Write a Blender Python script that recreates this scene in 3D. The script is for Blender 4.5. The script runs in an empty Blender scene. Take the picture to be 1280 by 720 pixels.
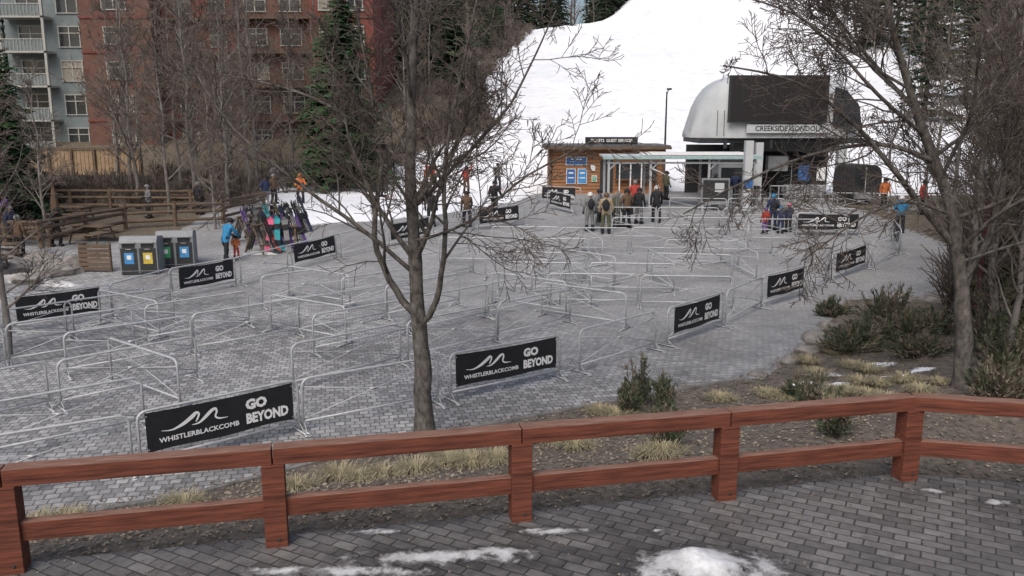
import bpy, math, random
from mathutils import Vector, Matrix
R = random.Random(7)
scene = bpy.context.scene
COL = scene.collection
F = 1050.0; PITCH = math.atan(210/1050.0); CH = 5.8
CP, SP = math.cos(PITCH), math.sin(PITCH)

# ------------------------------------------------------------------ helpers
def sstep(a, b, x):
    t = max(0.0, min(1.0, (x-a)/(b-a))); return t*t*(3-2*t)
def lerp(a, b, t): return a+(b-a)*t
def pl(pts, x):
    if x <= pts[0][0]: return pts[0][1]
    for (x0, y0), (x1, y1) in zip(pts, pts[1:]):
        if x <= x1: return y0+(y1-y0)*(x-x0)/(x1-x0)
    return pts[-1][1]

BED = [(-14, 8.0), (-8, 10.9), (-5, 12.3), (-3.7, 13.3), (-1.8, 14.7), (0, 15.6), (2.7, 17.0), (5.9, 18.6), (8.9, 23.2), (11, 27), (14.2, 27.6), (40, 31)]
SNOWL = [(60, -7.5), (70, -6.8), (80, -.8), (92, -4.2), (103, -3.9), (120, -3), (150, 1.4), (175, 4), (260, 16)]
def deck_y(x):
    return 9.57+.2207*(x-.1) if x < 5.36 else 10.75-.21*(x-5.36)
def gz(x, y):
    z = max(0, min(1, (y-30)/15.0))
    if y < 32:
        e = pl(BED, x); d = deck_y(x)+.2
        if y < e:
            z = .88*sstep(0, 1, (e-y)/max(1.0, (e-d)))+.05*sstep(0, .3, e-y)
            if x > 5.5: z = min(z, .75)+.1*math.sin(x*1.3)*math.sin(y*1.1)*sstep(0, 2, e-y)
    if y > 56:
        yc = 165+max(0, min(30, (x-2)))*1.1
        k = lerp(.05, .2, sstep(-24, -9, x))
        up = k*max(0, min(y, yc)-58)+ .04*max(0, y-yc)
        up *= 1+.45*sstep(17, 42, x)*sstep(90, 190, y)
        if y < 62: up *= sstep(56, 62, y)
        z += up
        xl = pl(SNOWL, y)
        if x < xl: z += 3.2*sstep(0, 9, xl-x)*sstep(60, 85, y)
        xr = 26+.3*(y-60)
        if x > xr: z += 5*sstep(0, 18, x-xr)*sstep(70, 110, y)
    return z
def hit(u, v):
    """ground point of a surveyed sight line"""
    x = (u-640)/F; y = (360-v)/F
    dx, dy, dz = x, CP+y*SP, -SP+y*CP
    t = 8.0; pt = t
    while t < 400:
        if CH+dz*t <= gz(dx*t, dy*t): break
        pt = t; t *= 1.01
    a, b = pt, t
    for _ in range(20):
        m = (a+b)/2
        if CH+dz*m <= gz(dx*m, dy*m): b = m
        else: a = m
    return Vector((dx*b, dy*b, gz(dx*b, dy*b)))
def dk(u, v, z=1.0):
    x = (u-640)/F; y = (360-v)/F; dz = -SP+y*CP; t = (z-CH)/dz
    return Vector((x*t, (CP+y*SP)*t, z))

class MB:
    def __init__(s): s.v = []; s.f = []; s.m = []; s.mats = []
    def mi(s, mat):
        if mat not in s.mats: s.mats.append(mat)
        return s.mats.index(mat)
    def add(s, vs, fs, mat):
        o = len(s.v); i = s.mi(mat)
        s.v.extend([tuple(p) for p in vs])
        for f in fs: s.f.append(tuple(k+o for k in f)); s.m.append(i)
    def tube(s, pts, rad, n, mat, cap=True):
        pts = [Vector(p) for p in pts]
        if not isinstance(rad, (list, tuple)): rad = [rad]*len(pts)
        vs = []; fs = []; ref = None
        for i, p in enumerate(pts):
            d = (pts[min(i+1, len(pts)-1)]-pts[max(i-1, 0)])
            if d.length < 1e-9: d = Vector((0, 0, 1))
            d.normalize()
            if ref is None:
                ref = Vector((0, 0, 1)) if abs(d.z) < .9 else Vector((1, 0, 0))
            a = ref-d*ref.dot(d)
            if a.length < 1e-4: a = d.orthogonal()
            a.normalize(); ref = a; b = d.cross(a)
            for k in range(n):
                t = 2*math.pi*k/n
                vs.append(p+(a*math.cos(t)+b*math.sin(t))*rad[i])
        for i in range(len(pts)-1):
            for k in range(n):
                k2 = (k+1) % n
                fs.append((i*n+k, i*n+k2, (i+1)*n+k2, (i+1)*n+k))
        if cap and n > 2:
            fs.append(tuple(range(n-1, -1, -1))); fs.append(tuple((len(pts)-1)*n+k for k in range(n)))
        s.add(vs, fs, mat)
    def box(s, c, d, mat, M=None, rz=0, bev=0):
        x, y, z = d[0]/2, d[1]/2, d[2]/2
        vs = [Vector((a*x, b*y, e*z)) for a in (-1, 1) for b in (-1, 1) for e in (-1, 1)]
        if rz: M = Matrix.Rotation(rz, 3, 'Z')
        if M is not None: vs = [M @ q for q in vs]
        vs = [q+Vector(c) for q in vs]
        s.add(vs, [(0, 1, 3, 2), (4, 6, 7, 5), (0, 4, 5, 1), (2, 3, 7, 6), (0, 2, 6, 4), (1, 5, 7, 3)], mat)
    def prism(s, poly, axis, a, b, mat):
        def P(p, q):
            return {'x': (q, p[0], p[1]), 'y': (p[0], q, p[1]), 'z': (p[0], p[1], q)}[axis]
        n = len(poly)
        vs = [P(p, a) for p in poly]+[P(p, b) for p in poly]
        fs = [tuple(range(n)), tuple(range(2*n-1, n-1, -1))]+[(i, i+n, (i+1) % n+n, (i+1) % n) for i in range(n)]
        s.add(vs, fs, mat)
    def ell(s, c, r, mat, nu=12, nv=8, z0=-1.0, M=None):
        vs = []; fs = []
        a0 = math.asin(z0)
        for j in range(nv+1):
            a = a0+(math.pi/2-a0)*j/nv
            for i in range(nu):
                t = 2*math.pi*i/nu
                q = Vector((r[0]*math.cos(a)*math.cos(t), r[1]*math.cos(a)*math.sin(t), r[2]*math.sin(a)))
                if M is not None: q = M @ q
                vs.append(q+Vector(c))
        for j in range(nv):
            for i in range(nu):
                i2 = (i+1) % nu
                fs.append((j*nu+i, j*nu+i2, (j+1)*nu+i2, (j+1)*nu+i))
        s.add(vs, fs, mat)
    def mesh(s, name, smooth=False):
        me = bpy.data.meshes.new(name); me.from_pydata(s.v, [], s.f)
        for m in s.mats: me.materials.append(m)
        me.polygons.foreach_set('material_index', s.m)
        if smooth: me.polygons.foreach_set('use_smooth', [True]*len(s.f))
        me.update(); return me
    def obj(s, name, smooth=False, parent=None, loc=(0, 0, 0), rz=0):
        return place(s.mesh(name, smooth), name, loc, rz, parent)
def place(me, name, loc=(0, 0, 0), rz=0, parent=None, sc=1.0):
    o = bpy.data.objects.new(name, me); COL.objects.link(o)
    o.location = loc; o.rotation_euler = (0, 0, rz)
    o.scale = sc if isinstance(sc, (tuple, list)) else (sc, sc, sc)
    if parent: o.parent = parent
    return o
def empty(name, loc=(0, 0, 0), rz=0):
    o = bpy.data.objects.new(name, None); COL.objects.link(o); o.location = loc; o.rotation_euler = (0, 0, rz); return o

# ------------------------------------------------------------------ materials
def new_mat(name):
    m = bpy.data.materials.new(name); m.use_nodes = True
    nt = m.node_tree; b = nt.nodes['Principled BSDF']; return m, nt, b
def N(nt, typ, **kw):
    n = nt.nodes.new(typ)
    for k, v in kw.items():
        if k in n.inputs.keys(): n.inputs[k].default_value = v
        else: setattr(n, k, v)
    return n
def mat(name, c, rough=.8, metal=0.0, var=.25, scale=8.0, bump=0.0, c2=None, stretch=None, spec=.3):
    m, nt, b = new_mat(name); L = nt.links
    tc = N(nt, 'ShaderNodeTexCoord'); src = tc.outputs['Object']
    if stretch:
        mp = N(nt, 'ShaderNodeMapping'); mp.inputs['Scale'].default_value = stretch
        L.new(src, mp.inputs['Vector']); src = mp.outputs[0]
    no = N(nt, 'ShaderNodeTexNoise', Scale=scale, Detail=5.0, Roughness=.65); L.new(src, no.inputs['Vector'])
    cr = N(nt, 'ShaderNodeValToRGB')
    if c2 is None:
        a = [x*(1-var) for x in c]; d = [min(1, x*(1+var)) for x in c]
    else: a, d = c, c2
    cr.color_ramp.elements[0].position = .3; cr.color_ramp.elements[1].position = .7
    cr.color_ramp.elements[0].color = (*a, 1); cr.color_ramp.elements[1].color = (*d, 1)
    L.new(no.outputs['Fac'], cr.inputs[0]); L.new(cr.outputs[0], b.inputs['Base Color'])
    b.inputs['Roughness'].default_value = rough; b.inputs['Metallic'].default_value = metal
    b.inputs['Specular IOR Level'].default_value = spec
    if bump:
        bp = N(nt, 'ShaderNodeBump', Strength=bump, Distance=.02); L.new(no.outputs['Fac'], bp.inputs['Height']); L.new(bp.outputs[0], b.inputs['Normal'])
    return m

M_bark = mat('bark_grey', (.03, .027, .025), .95, scale=9, bump=1.0, c2=(.17, .155, .14), stretch=(1, 1, .6), spec=.1)
M_twig = mat('twig', (.06, .05, .042), .95, c2=(.14, .115, .1), scale=3, spec=.1)
M_aspen = mat('aspen_bark', (.1, .088, .078), .95, c2=(.25, .23, .21), scale=2, spec=.1)
M_twigf = mat('twig_far', (.105, .085, .072), .95, c2=(.2, .165, .145), scale=1, spec=.1)
M_conif = mat('conifer_needles', (.022, .05, .024), .95, c2=(.07, .115, .055), scale=1.2, spec=.1)
M_conif2 = mat('conifer_needles_dark', (.018, .03, .018), .95, c2=(.05, .065, .042), scale=.7, spec=.1)
M_conif3 = mat('conifer_needles_brown', (.03, .035, .018), .95, c2=(.09, .085, .05), scale=1.5, spec=.1)
M_trunk = mat('conifer_trunk', (.06, .045, .035), .95)
M_junip = mat('juniper_needles', (.035, .05, .028), .95, c2=(.11, .125, .08), scale=5, spec=.1)
M_junipb = mat('juniper_brown', (.09, .078, .058), .95, c2=(.2, .175, .13), scale=5, spec=.1)
M_grass = mat('dry_grass', (.2, .18, .11), .95, c2=(.36, .32, .21), scale=5)
M_galv = mat('galvanised_steel', (.42, .43, .44), .42, .15, .14, 12, spec=.5)
M_black = mat('banner_black', (.016, .017, .02), .55, var=.3, scale=3)
M_white = mat('white_print', (.7, .7, .7), .6, var=.03)
M_redwood = mat('stained_timber', (.055, .02, .014), .7, c2=(.2, .066, .04), scale=3.0, stretch=(.5, 5, 9), bump=.4, spec=.2)
M_redtop = mat('stained_timber_worn', (.11, .05, .036), .75, c2=(.29, .175, .135), scale=4.0, stretch=(.5, 7, 5), bump=.3, spec=.2)
M_wood = mat('weathered_wood', (.07, .05, .035), .85, c2=(.17, .12, .085), scale=2, stretch=(1, 1, 6))
M_tan = mat('tan_boards', (.24, .165, .1), .85, c2=(.36, .26, .17), scale=2)
M_hut = mat('cedar_siding', (.25, .11, .05), .7, c2=(.37, .18, .085), scale=2.5, stretch=(.4, 1, 7))
M_dkmetal = mat('dark_metal', (.035, .037, .04), .5, .1)
M_grey = mat('grey_paint', (.22, .23, .24), .55, var=.12, scale=3)
M_ltgrey = mat('light_grey_shell', (.46, .48, .49), .45, var=.1, scale=1.2)
M_screen = mat('screen_off', (.022, .019, .02), .35, var=.5, scale=60, spec=.4)
M_glass = mat('window_glass', (.03, .035, .04), .15, var=.5, scale=.6, spec=.7)
M_blind = mat('window_blind', (.26, .24, .2), .7, var=.2)
M_frame = mat('window_frame', (.36, .36, .33), .6)
M_brown = mat('brown_cladding', (.11, .055, .042), .85, c2=(.16, .085, .066), scale=1.5)
M_brick = mat('red_brown_cladding', (.14, .042, .034), .85, c2=(.2, .07, .055), scale=2)
M_teal = mat('grey_green_cladding', (.14, .17, .175), .85, c2=(.2, .23, .235), scale=2)
M_roof = mat('roof_metal', (.1, .1, .1), .6)
M_rock = mat('boulder', (.13, .12, .11), .95, c2=(.3, .28, .26), scale=3, bump=1)
M_blue = mat('poster_blue', (.04, .13, .34), .5, scale=20, var=.5)
M_green = mat('label_green', (.06, .28, .13), .5)
M_yellow = mat('label_yellow', (.5, .38, .06), .5)
M_cyan = mat('label_blue', (.06, .24, .5), .5)
M_tealm = mat('canopy_teal', (.3, .42, .42), .5)
M_skin = mat('skin', (.45, .26, .18), .6, var=.08)
M_lamp = mat('dark_red_paint', (.07, .02, .022), .5)
def cloth(n, c): return mat('cloth_'+n, c, .85, var=.25, scale=9)
C = dict(black=cloth('black', (.02, .02, .024)), navy=cloth('navy', (.025, .035, .08)), blue=cloth('blue', (.03, .19, .36)), red=cloth('red', (.36, .05, .04)),
         orange=cloth('orange', (.5, .15, .05)), tan=cloth('tan', (.3, .23, .15)), grey=cloth('grey', (.17, .17, .17)), white=cloth('white', (.55, .55, .55)),
         olive=cloth('olive', (.09, .09, .055)), brown=cloth('brown', (.11, .07, .045)), pink=cloth('pink', (.6, .12, .22)), teal=cloth('teal', (.04, .27, .3)),
         purple=cloth('purple', (.13, .07, .22)), yellow=cloth('yellow', (.5, .4, .08)), green=cloth('green', (.08, .24, .1)))

def ramp(nt, src, p0, c0, p1, c1):
    cr = N(nt, 'ShaderNodeValToRGB'); e = cr.color_ramp.elements
    e[0].position = p0; e[0].color = (*c0, 1); e[1].position = p1; e[1].color = (*c1, 1)
    nt.links.new(src, cr.inputs[0]); return cr.outputs[0]
def mixc(nt, fac, a, b, mode='MIX'):
    m = N(nt, 'ShaderNodeMix', data_type='RGBA', blend_type=mode)
    if isinstance(fac, float): m.inputs[0].default_value = fac
    else: nt.links.new(fac, m.inputs[0])
    nt.links.new(a, m.inputs[6]); nt.links.new(b, m.inputs[7]); return m.outputs[2]
def math_(nt, op, a, b, c=None):
    m = N(nt, 'ShaderNodeMath', operation=op)
    for i, s in enumerate((a, b, c)):
        if s is None: continue
        if isinstance(s, (int, float)): m.inputs[i].default_value = s
        else: nt.links.new(s, m.inputs[i])
    return m.outputs[0]
def paver(nt, rot, bw, rh, c1, c2, cm, mortar=.014, off=.5, dirt=.35, wob=.09):
    tc = N(nt, 'ShaderNodeTexCoord'); mp = N(nt, 'ShaderNodeMapping'); mp.inputs['Rotation'].default_value = (0, 0, rot)
    nt.links.new(tc.outputs['Object'], mp.inputs['Vector'])
    wn = N(nt, 'ShaderNodeTexNoise', Scale=1.8, Detail=3.0); nt.links.new(mp.outputs[0], wn.inputs['Vector'])
    wv = N(nt, 'ShaderNodeVectorMath', operation='MULTIPLY_ADD'); nt.links.new(wn.outputs['Color'], wv.inputs[0]); wv.inputs[1].default_value = (wob, wob, 0); nt.links.new(mp.outputs[0], wv.inputs[2])
    br = N(nt, 'ShaderNodeTexBrick'); br.offset = off
    br.inputs['Scale'].default_value = 1; br.inputs['Mortar Size'].default_value = mortar; br.inputs['Mortar Smooth'].default_value = .3
    br.inputs['Brick Width'].default_value = bw; br.inputs['Row Height'].default_value = rh; br.inputs['Bias'].default_value = 0
    br.inputs['Color1'].default_value = (*c1, 1); br.inputs['Color2'].default_value = (*c2, 1); br.inputs['Mortar'].default_value = (*cm, 1)
    nt.links.new(wv.outputs[0], br.inputs['Vector'])
    n1 = N(nt, 'ShaderNodeTexNoise', Scale=.35, Detail=8.0, Roughness=.7); nt.links.new(tc.outputs['Object'], n1.inputs['Vector'])
    n2 = N(nt, 'ShaderNodeTexNoise', Scale=9.0, Detail=4.0); nt.links.new(tc.outputs['Object'], n2.inputs['Vector'])
    g1 = ramp(nt, n1.outputs['Fac'], .36, (1-dirt,)*3, .6, (1.1,)*3); g2 = ramp(nt, n2.outputs['Fac'], .3, (.78,)*3, .7, (1.15,)*3)
    c = mixc(nt, 1.0, br.outputs['Color'], g1, 'MULTIPLY'); c = mixc(nt, 1.0, c, g2, 'MULTIPLY')
    return tc, br, c, n1, n2
M_snow, nt, b = new_mat('snow')
tc = N(nt, 'ShaderNodeTexCoord'); no = N(nt, 'ShaderNodeTexNoise', Scale=2.5, Detail=8.0, Roughness=.75); nt.links.new(tc.outputs['Object'], no.inputs['Vector'])
nt.links.new(ramp(nt, no.outputs['Fac'], .38, (.24, .235, .23), .64, (.58, .58, .59)), b.inputs['Base Color']); b.inputs['Roughness'].default_value = .8
bp = N(nt, 'ShaderNodeBump', Strength=.9, Distance=.08); nt.links.new(no.outputs['Fac'], bp.inputs['Height']); nt.links.new(bp.outputs[0], b.inputs['Normal'])

M_ter, nt, bs = new_mat('terrain'); LK = nt.links
tc, br, pav, n1, n2 = paver(nt, math.radians(-12), .19, .18, (.2, .2, .203), (.4, .4, .402), (.13, .128, .125), dirt=.36)
conc = ramp(nt, n1.outputs['Fac'], .3, (.22, .22, .22), .68, (.34, .34, .338))
conc = mixc(nt, 1.0, conc, ramp(nt, n2.outputs['Fac'], .3, (.86,)*3, .7, (1.08,)*3), 'MULTIPLY')
at = N(nt, 'ShaderNodeAttribute', attribute_name='zones'); sep = N(nt, 'ShaderNodeSeparateColor'); LK.new(at.outputs['Color'], sep.inputs[0])
at2 = N(nt, 'ShaderNodeAttribute', attribute_name='worn')
nz = N(nt, 'ShaderNodeTexNoise', Scale=.8, Detail=8.0, Roughness=.7); LK.new(tc.outputs['Object'], nz.inputs['Vector'])
nf = N(nt, 'ShaderNodeTexNoise', Scale=6.0, Detail=8.0, Roughness=.8); LK.new(tc.outputs['Object'], nf.inputs['Vector'])
soilc = ramp(nt, nf.outputs['Fac'], .35, (.05, .042, .034), .66, (.2, .17, .14))
hillc = ramp(nt, nf.outputs['Fac'], .35, (.06, .05, .036), .66, (.19, .16, .12))
def zone(ch, amp=.5, ampf=0.0):
    s = math_(nt, 'MULTIPLY_ADD', nz.outputs['Fac'], amp, -amp/2)
    if ampf: s = math_(nt, 'ADD', s, math_(nt, 'MULTIPLY_ADD', nf.outputs['Fac'], ampf, -ampf/2))
    s = math_(nt, 'ADD', s, ch)
    mr = N(nt, 'ShaderNodeMapRange'); LK.new(s, mr.inputs[0]); mr.inputs[1].default_value = .46; mr.inputs[2].default_value = .54; return mr.outputs[0]
zs = zone(sep.outputs[0], .45, .7); zg = zone(sep.outputs[1], .25, .3); zh = zone(sep.outputs[2], .5, .3)
n4 = N(nt, 'ShaderNodeTexNoise', Scale=.09, Detail=7.0, Roughness=.65); LK.new(tc.outputs['Object'], n4.inputs['Vector'])
snc = mixc(nt, 1.0, ramp(nt, nz.outputs['Fac'], .25, (.62, .62, .63), .5, (.86, .87, .89)), ramp(nt, n4.outputs['Fac'], .35, (.88, .89, .91), .6, (1, 1, 1)), 'MULTIPLY')
pv = mixc(nt, math_(nt, 'MULTIPLY', at2.outputs['Fac'], .7), pav, conc)
c = mixc(nt, zh, pv, hillc); c = mixc(nt, zg, c, soilc); c = mixc(nt, zs, c, snc)
LK.new(c, bs.inputs['Base Color']); bs.inputs['Roughness'].default_value = .8; bs.inputs['Specular IOR Level'].default_value = .25
inv = math_(nt, 'SUBTRACT', 1.0, br.outputs['Fac'])
hh = mixc(nt, zg, inv, nf.outputs['Fac']); hh = mixc(nt, zs, hh, nz.outputs['Fac'])
bp = N(nt, 'ShaderNodeBump', Strength=.5, Distance=.03); LK.new(hh, bp.inputs['Height']); LK.new(bp.outputs[0], bs.inputs['Normal'])

M_deck, nt, bs = new_mat('deck_pavers')
tc, br, c, n1, n2 = paver(nt, math.radians(28), .3, .16, (.085, .08, .078), (.17, .162, .158), (.045, .042, .038), mortar=.012, dirt=.5, wob=.03)
at = N(nt, 'ShaderNodeAttribute', attribute_name='slush')
n3 = N(nt, 'ShaderNodeTexNoise', Scale=3.0, Detail=9.0, Roughness=.72); nt.links.new(tc.outputs['Object'], n3.inputs['Vector'])
s_ = math_(nt, 'ADD', math_(nt, 'MULTIPLY_ADD', n3.outputs['Fac'], 1.5, -.75), at.outputs['Fac'])
mr = N(nt, 'ShaderNodeMapRange'); nt.links.new(s_, mr.inputs[0]); mr.inputs[1].default_value = .44; mr.inputs[2].default_value = .66
wet = N(nt, 'ShaderNodeMapRange'); nt.links.new(s_, wet.inputs[0]); wet.inputs[1].default_value = .1; wet.inputs[2].default_value = .45; wet.inputs[3].default_value = 1; wet.inputs[4].default_value = .55
c = mixc(nt, 1.0, c, wet.outputs[0], 'MULTIPLY')
sl_ = ramp(nt, s_, .5, (.24, .237, .235), 1.0, (.68, .69, .7))
c = mixc(nt, mr.outputs[0], c, sl_)
nt.links.new(c, bs.inputs['Base Color']); bs.inputs['Roughness'].default_value = .6
inv = math_(nt, 'SUBTRACT', 1.0, br.outputs['Fac']); hh = mixc(nt, mr.outputs[0], inv, n3.outputs['Fac']); bp = N(nt, 'ShaderNodeBump', Strength=.6, Distance=.02); nt.links.new(hh, bp.inputs['Height']); nt.links.new(bp.outputs[0], bs.inputs['Normal'])

# ------------------------------------------------------------------ terrain
SNOW = [(-10.5, 41), (-13, 45.5), (-16, 52), (-16.5, 59), (-9.8, 61.5), (-7.0, 70), (-.8, 80), (-4.2, 92), (-3.9, 103), (-3, 120), (1.4, 150), (4, 175), (16, 260), (120, 260), (90, 150), (60, 100), (48, 62), (36, 56), (24, 54.5), (3, 60), (1.3, 55), (0, 50), (-3.3, 44.5), (-7, 42.3)]
def sdist(poly, x, y):
    ins = False; best = 1e9; n = len(poly)
    for i in range(n):
        x0, y0 = poly[i]; x1, y1 = poly[(i+1) % n]
        if (y0 > y) != (y1 > y) and x < (x1-x0)*(y-y0)/(y1-y0)+x0: ins = not ins
        ex, ey = x1-x0, y1-y0; t = max(0, min(1, ((x-x0)*ex+(y-y0)*ey)/(ex*ex+ey*ey)))
        d = (x-x0-t*ex)**2+(y-y0-t*ey)**2
        if d < best: best = d
    d = math.sqrt(best); return d if ins else -d
def axis(segs):
    out = []
    for a, b_, st in segs:
        n = int(round((b_-a)/st)); out += [a+(b_-a)*i/n for i in range(n)]
    out.append(segs[-1][1]); return out
BSN = [(hit(u, v), rx, ry) for u, v, rx, ry in [(1090, 457, .7, .3), (1030, 468, .5, .25), (1000, 480, .3, .2), (1150, 462, .35, .25), (1120, 470, .4, .2), (250, 640, .35, .15), (130, 655, .4, .2), (1050, 480, .3, .2)]]
xs = axis([(-300, -60, 12), (-60, -24, 1.5), (-24, -12, .6), (-12, 16, .25), (16, 40, 1), (40, 100, 3), (100, 300, 12)])
ys = axis([(-40, 4, 8), (4, 28, .25), (28, 64, .6), (64, 130, 1.5), (130, 300, 4), (300, 900, 40)])
vs = []; cols = []; worn = []
for y in ys:
    for x in xs:
        vs.append((x, y, gz(x, y)))
        sd = sdist(SNOW, x, y) if y > 36 else -9
        sn = .5+max(-.8, min(.5, sd*.28))
        if sd > 3: sn = 1.5
        if y < 28:
            for p, rx, ry in BSN:
                d = math.hypot((x-p.x)/rx, (y-p.y)/ry)
                if d < 2: sn = max(sn, .88-.45*d)
        e = pl(BED, x)-y
        so = .5+max(-.5, min(.5, e*1.2)) if y < 33 else 0
        l = max((-15.5-.12*(y-38))-x if y > 37.5 else -9, (y-66)*.5 if x < 3 else -9, (x-24)*.4 if y > 40 else -9, -9)
        l2 = (x-19)*.5 if y > 28 else -9
        h = .5+max(-.5, min(.5, max(l, l2)*.6))
        cols.append((sn, so, h, 1)); worn.append(sstep(16, 30, y+x*.6))
nx = len(xs)
fs = [(j*nx+i, j*nx+i+1, (j+1)*nx+i+1, (j+1)*nx+i) for j in range(len(ys)-1) for i in range(nx-1)]
me = bpy.data.meshes.new('ground'); me.from_pydata(vs, [], fs); me.materials.append(M_ter)
ca = me.color_attributes.new('zones', 'FLOAT_COLOR', 'POINT'); ca.data.foreach_set('color', [k for c_ in cols for k in c_])
wa = me.attributes.new('worn', 'FLOAT', 'POINT'); wa.data.foreach_set('value', worn)
me.polygons.foreach_set('use_smooth', [True]*len(fs)); place(me, 'ground')

PAT = [(dk(u, v), rx, ry, h) for u, v, rx, ry, h in [(885, 716, .62, .4, .17), (862, 700, .3, .2, .08), (560, 697, 1.15, .2, .02), (690, 664, .6, .1, .01), (450, 714, .9, .16, .01), (630, 690, .5, .12, .01), (1160, 613, .3, .1, .0), (1248, 628, .25, .1, .0), (822, 664, .14, .06, .0), (350, 714, .6, .1, .01), (530, 650, .4, .1, .0), (470, 664, .3, .08, .0)]]
dx_ = axis([(-14, -7, 1.0), (-7, 8, .09), (8, 14, 1.0)]); nr = 48
vs = []; sl = []
for j in range(nr+1):
    for x in dx_:
        top = deck_y(x)+.16; t = j/nr; y = top-(1-t)*4.0 if j > 0 else -3
        m_ = 0; z = 1.004
        for p, rx, ry, h in PAT:
            d = math.hypot((x-p.x)/rx, (y-p.y)/ry)
            if d < 2.2:
                m_ = max(m_, (1.02 if h > .05 else .82)-.42*d); z += h*math.exp(-d*d*1.6)*(1+.3*math.sin(x*9)*math.sin(y*11))
        vs.append((x, y, z)); sl.append(m_)
nx = len(dx_); fs = [(j*nx+i, j*nx+i+1, (j+1)*nx+i+1, (j+1)*nx+i) for j in range(nr) for i in range(nx-1)]
me = bpy.data.meshes.new('terrace_paving'); me.from_pydata(vs, [], fs); me.materials.append(M_deck)
wa = me.attributes.new('slush', 'FLOAT', 'POINT'); wa.data.foreach_set('value', sl); me.polygons.foreach_set('use_smooth', [True]*len(fs)); place(me, 'terrace_paving')
mb = MB(); poly = [(-14, deck_y(-14)+.16), (5.36, 10.91), (14, deck_y(14)+.16), (14, -3), (-14, -3)]
mb.prism(poly, 'z', .2, .995, M_rock); mb.obj('terrace_base')

def blob(c, rx, ry, h, matl, name, seed=0, rz=0, n=40, loose=.35):
    r = random.Random(seed); ph = [r.uniform(0, 6.28) for _ in range(6)]
    vs = []; fs = []; rings = 8
    for j in range(rings+1):
        q = j/rings
        for i in range(n):
            t = 2*math.pi*i/n
            k = 1+loose*(.5*math.sin(2*t+ph[0])+.35*math.sin(3*t+ph[1])+.3*math.sin(5*t+ph[2])+.22*math.sin(9*t+ph[3])+.15*math.sin(14*t+ph[4]))
            vs.append((rx*q*k*math.cos(t), ry*q*k*math.sin(t), h*(1-q*q)*(1+.35*math.sin(3*t+q*5+ph[5])+.15*math.sin(7*t+q*9))-.01*q+.012))
    for j in range(rings):
        for i in range(n):
            i2 = (i+1) % n; fs.append((j*n+i, j*n+i2, (j+1)*n+i2, (j+1)*n+i))
    m = MB(); m.add(vs, fs, matl); return m.obj(name, True, loc=c, rz=rz)

# ------------------------------------------------------------------ railing
railing = empty('timber_railing')
posts = [(-8.06, 7.77), (-5.4, 8.36), (-2.71, 8.95), (.1, 9.57), (2.74, 10.15), (5.36, 10.75), (8.0, 10.2), (10.7, 9.63)]
def soft(o, w=.012):
    b_ = o.modifiers.new('bevel', 'BEVEL'); b_.width = w; b_.segments = 2; b_.limit_method = 'ANGLE'
for i, (x, y) in enumerate(posts):
    m = MB(); m.box((0, 0, .5), (.25, .23, 1.0), M_redwood); m.tube([(.03, -.11, .1), (.03, -.13, .1)], .02, 8, M_dkmetal)
    soft(m.obj('post', parent=railing, loc=(x, y, 1.0), rz=.217 if i < 6 else -.208))
for i, ((x0, y0), (x1, y1)) in enumerate(zip(posts, posts[1:])):
    L = math.hypot(x1-x0, y1-y0); a = math.atan2(y1-y0, x1-x0)
    m = MB(); m.box((0, 0, 0), (L-.016, .2, .185), M_redwood); m.box((0, 0, .095), (L-.016, .199, .012), M_redtop)
    soft(m.obj('top_rail', parent=railing, loc=((x0+x1)/2, (y0+y1)/2, 2.0+.093), rz=a+R.uniform(-.004, .004)), .008)
    m = MB(); m.box((0, 0, 0), (L-.24, .12, .21), M_redwood); m.box((0, 0, .106), (L-.24, .119, .01), M_redtop)
    soft(m.obj('lower_rail', parent=railing, loc=((x0+x1)/2, (y0+y1)/2, 1.46), rz=a), .006)

# ------------------------------------------------------------------ text helper
def text_geo(body, w, h, bold=.0):
    cu = bpy.data.curves.new('t', 'FONT'); cu.body = body; cu.size = 1; cu.offset = bold; cu.resolution_u = 2
    o = bpy.data.objects.new('t', cu); COL.objects.link(o); bpy.context.view_layer.update()
    dg = bpy.context.evaluated_depsgraph_get(); me = o.evaluated_get(dg).to_mesh()
    V = [tuple(p.co) for p in me.vertices]; FF = [tuple(p.vertices) for p in me.polygons]
    x0 = min(p[0] for p in V); x1 = max(p[0] for p in V); y0 = min(p[1] for p in V); y1 = max(p[1] for p in V)
    V = [((p[0]-x0)/(x1-x0)*w, (p[1]-y0)/(y1-y0)*h) for p in V]
    bpy.data.objects.remove(o); return V, FF
def put_text(mb, body, x, z, w, h, yy, m, bold=.02):
    V, FF = text_geo(body, w, h, bold)
    mb.add([(x+p[0], yy, z+p[1]) for p in V], FF, m)
def catmull(P, k=5):
    out = []
    for i in range(len(P)-1):
        a = P[max(0, i-1)]; b_ = P[i]; c_ = P[i+1]; d = P[min(len(P)-1, i+2)]
        for j in range(k):
            t = j/k; out.append(tuple(.5*((2*b_[q])+(c_[q]-a[q])*t+(2*a[q]-5*b_[q]+4*c_[q]-d[q])*t*t+(3*b_[q]-3*c_[q]+d[q]-a[q])*t**3) for q in range(len(b_))))
    out.append(tuple(P[-1])); return out
def ribbon(mb, pts, yy, m):
    """pts: (x, z, upper width, lower width) vertical-width brush stroke"""
    vs = []
    for i, (x, z, w) in enumerate(pts):
        a = pts[max(0, i-1)]; b_ = pts[min(len(pts)-1, i+1)]
        dx, dz = b_[0]-a[0], b_[1]-a[1]; l = math.hypot(dx, dz) or 1
        nx_, nz_ = -dz/l*w/2, dx/l*w/2
        vs += [(x+nx_, yy, z+nz_), (x-nx_, yy, z-nz_)]
    mb.add(vs, [(2*i, 2*i+1, 2*i+3, 2*i+2) for i in range(len(pts)-1)], m)

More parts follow.
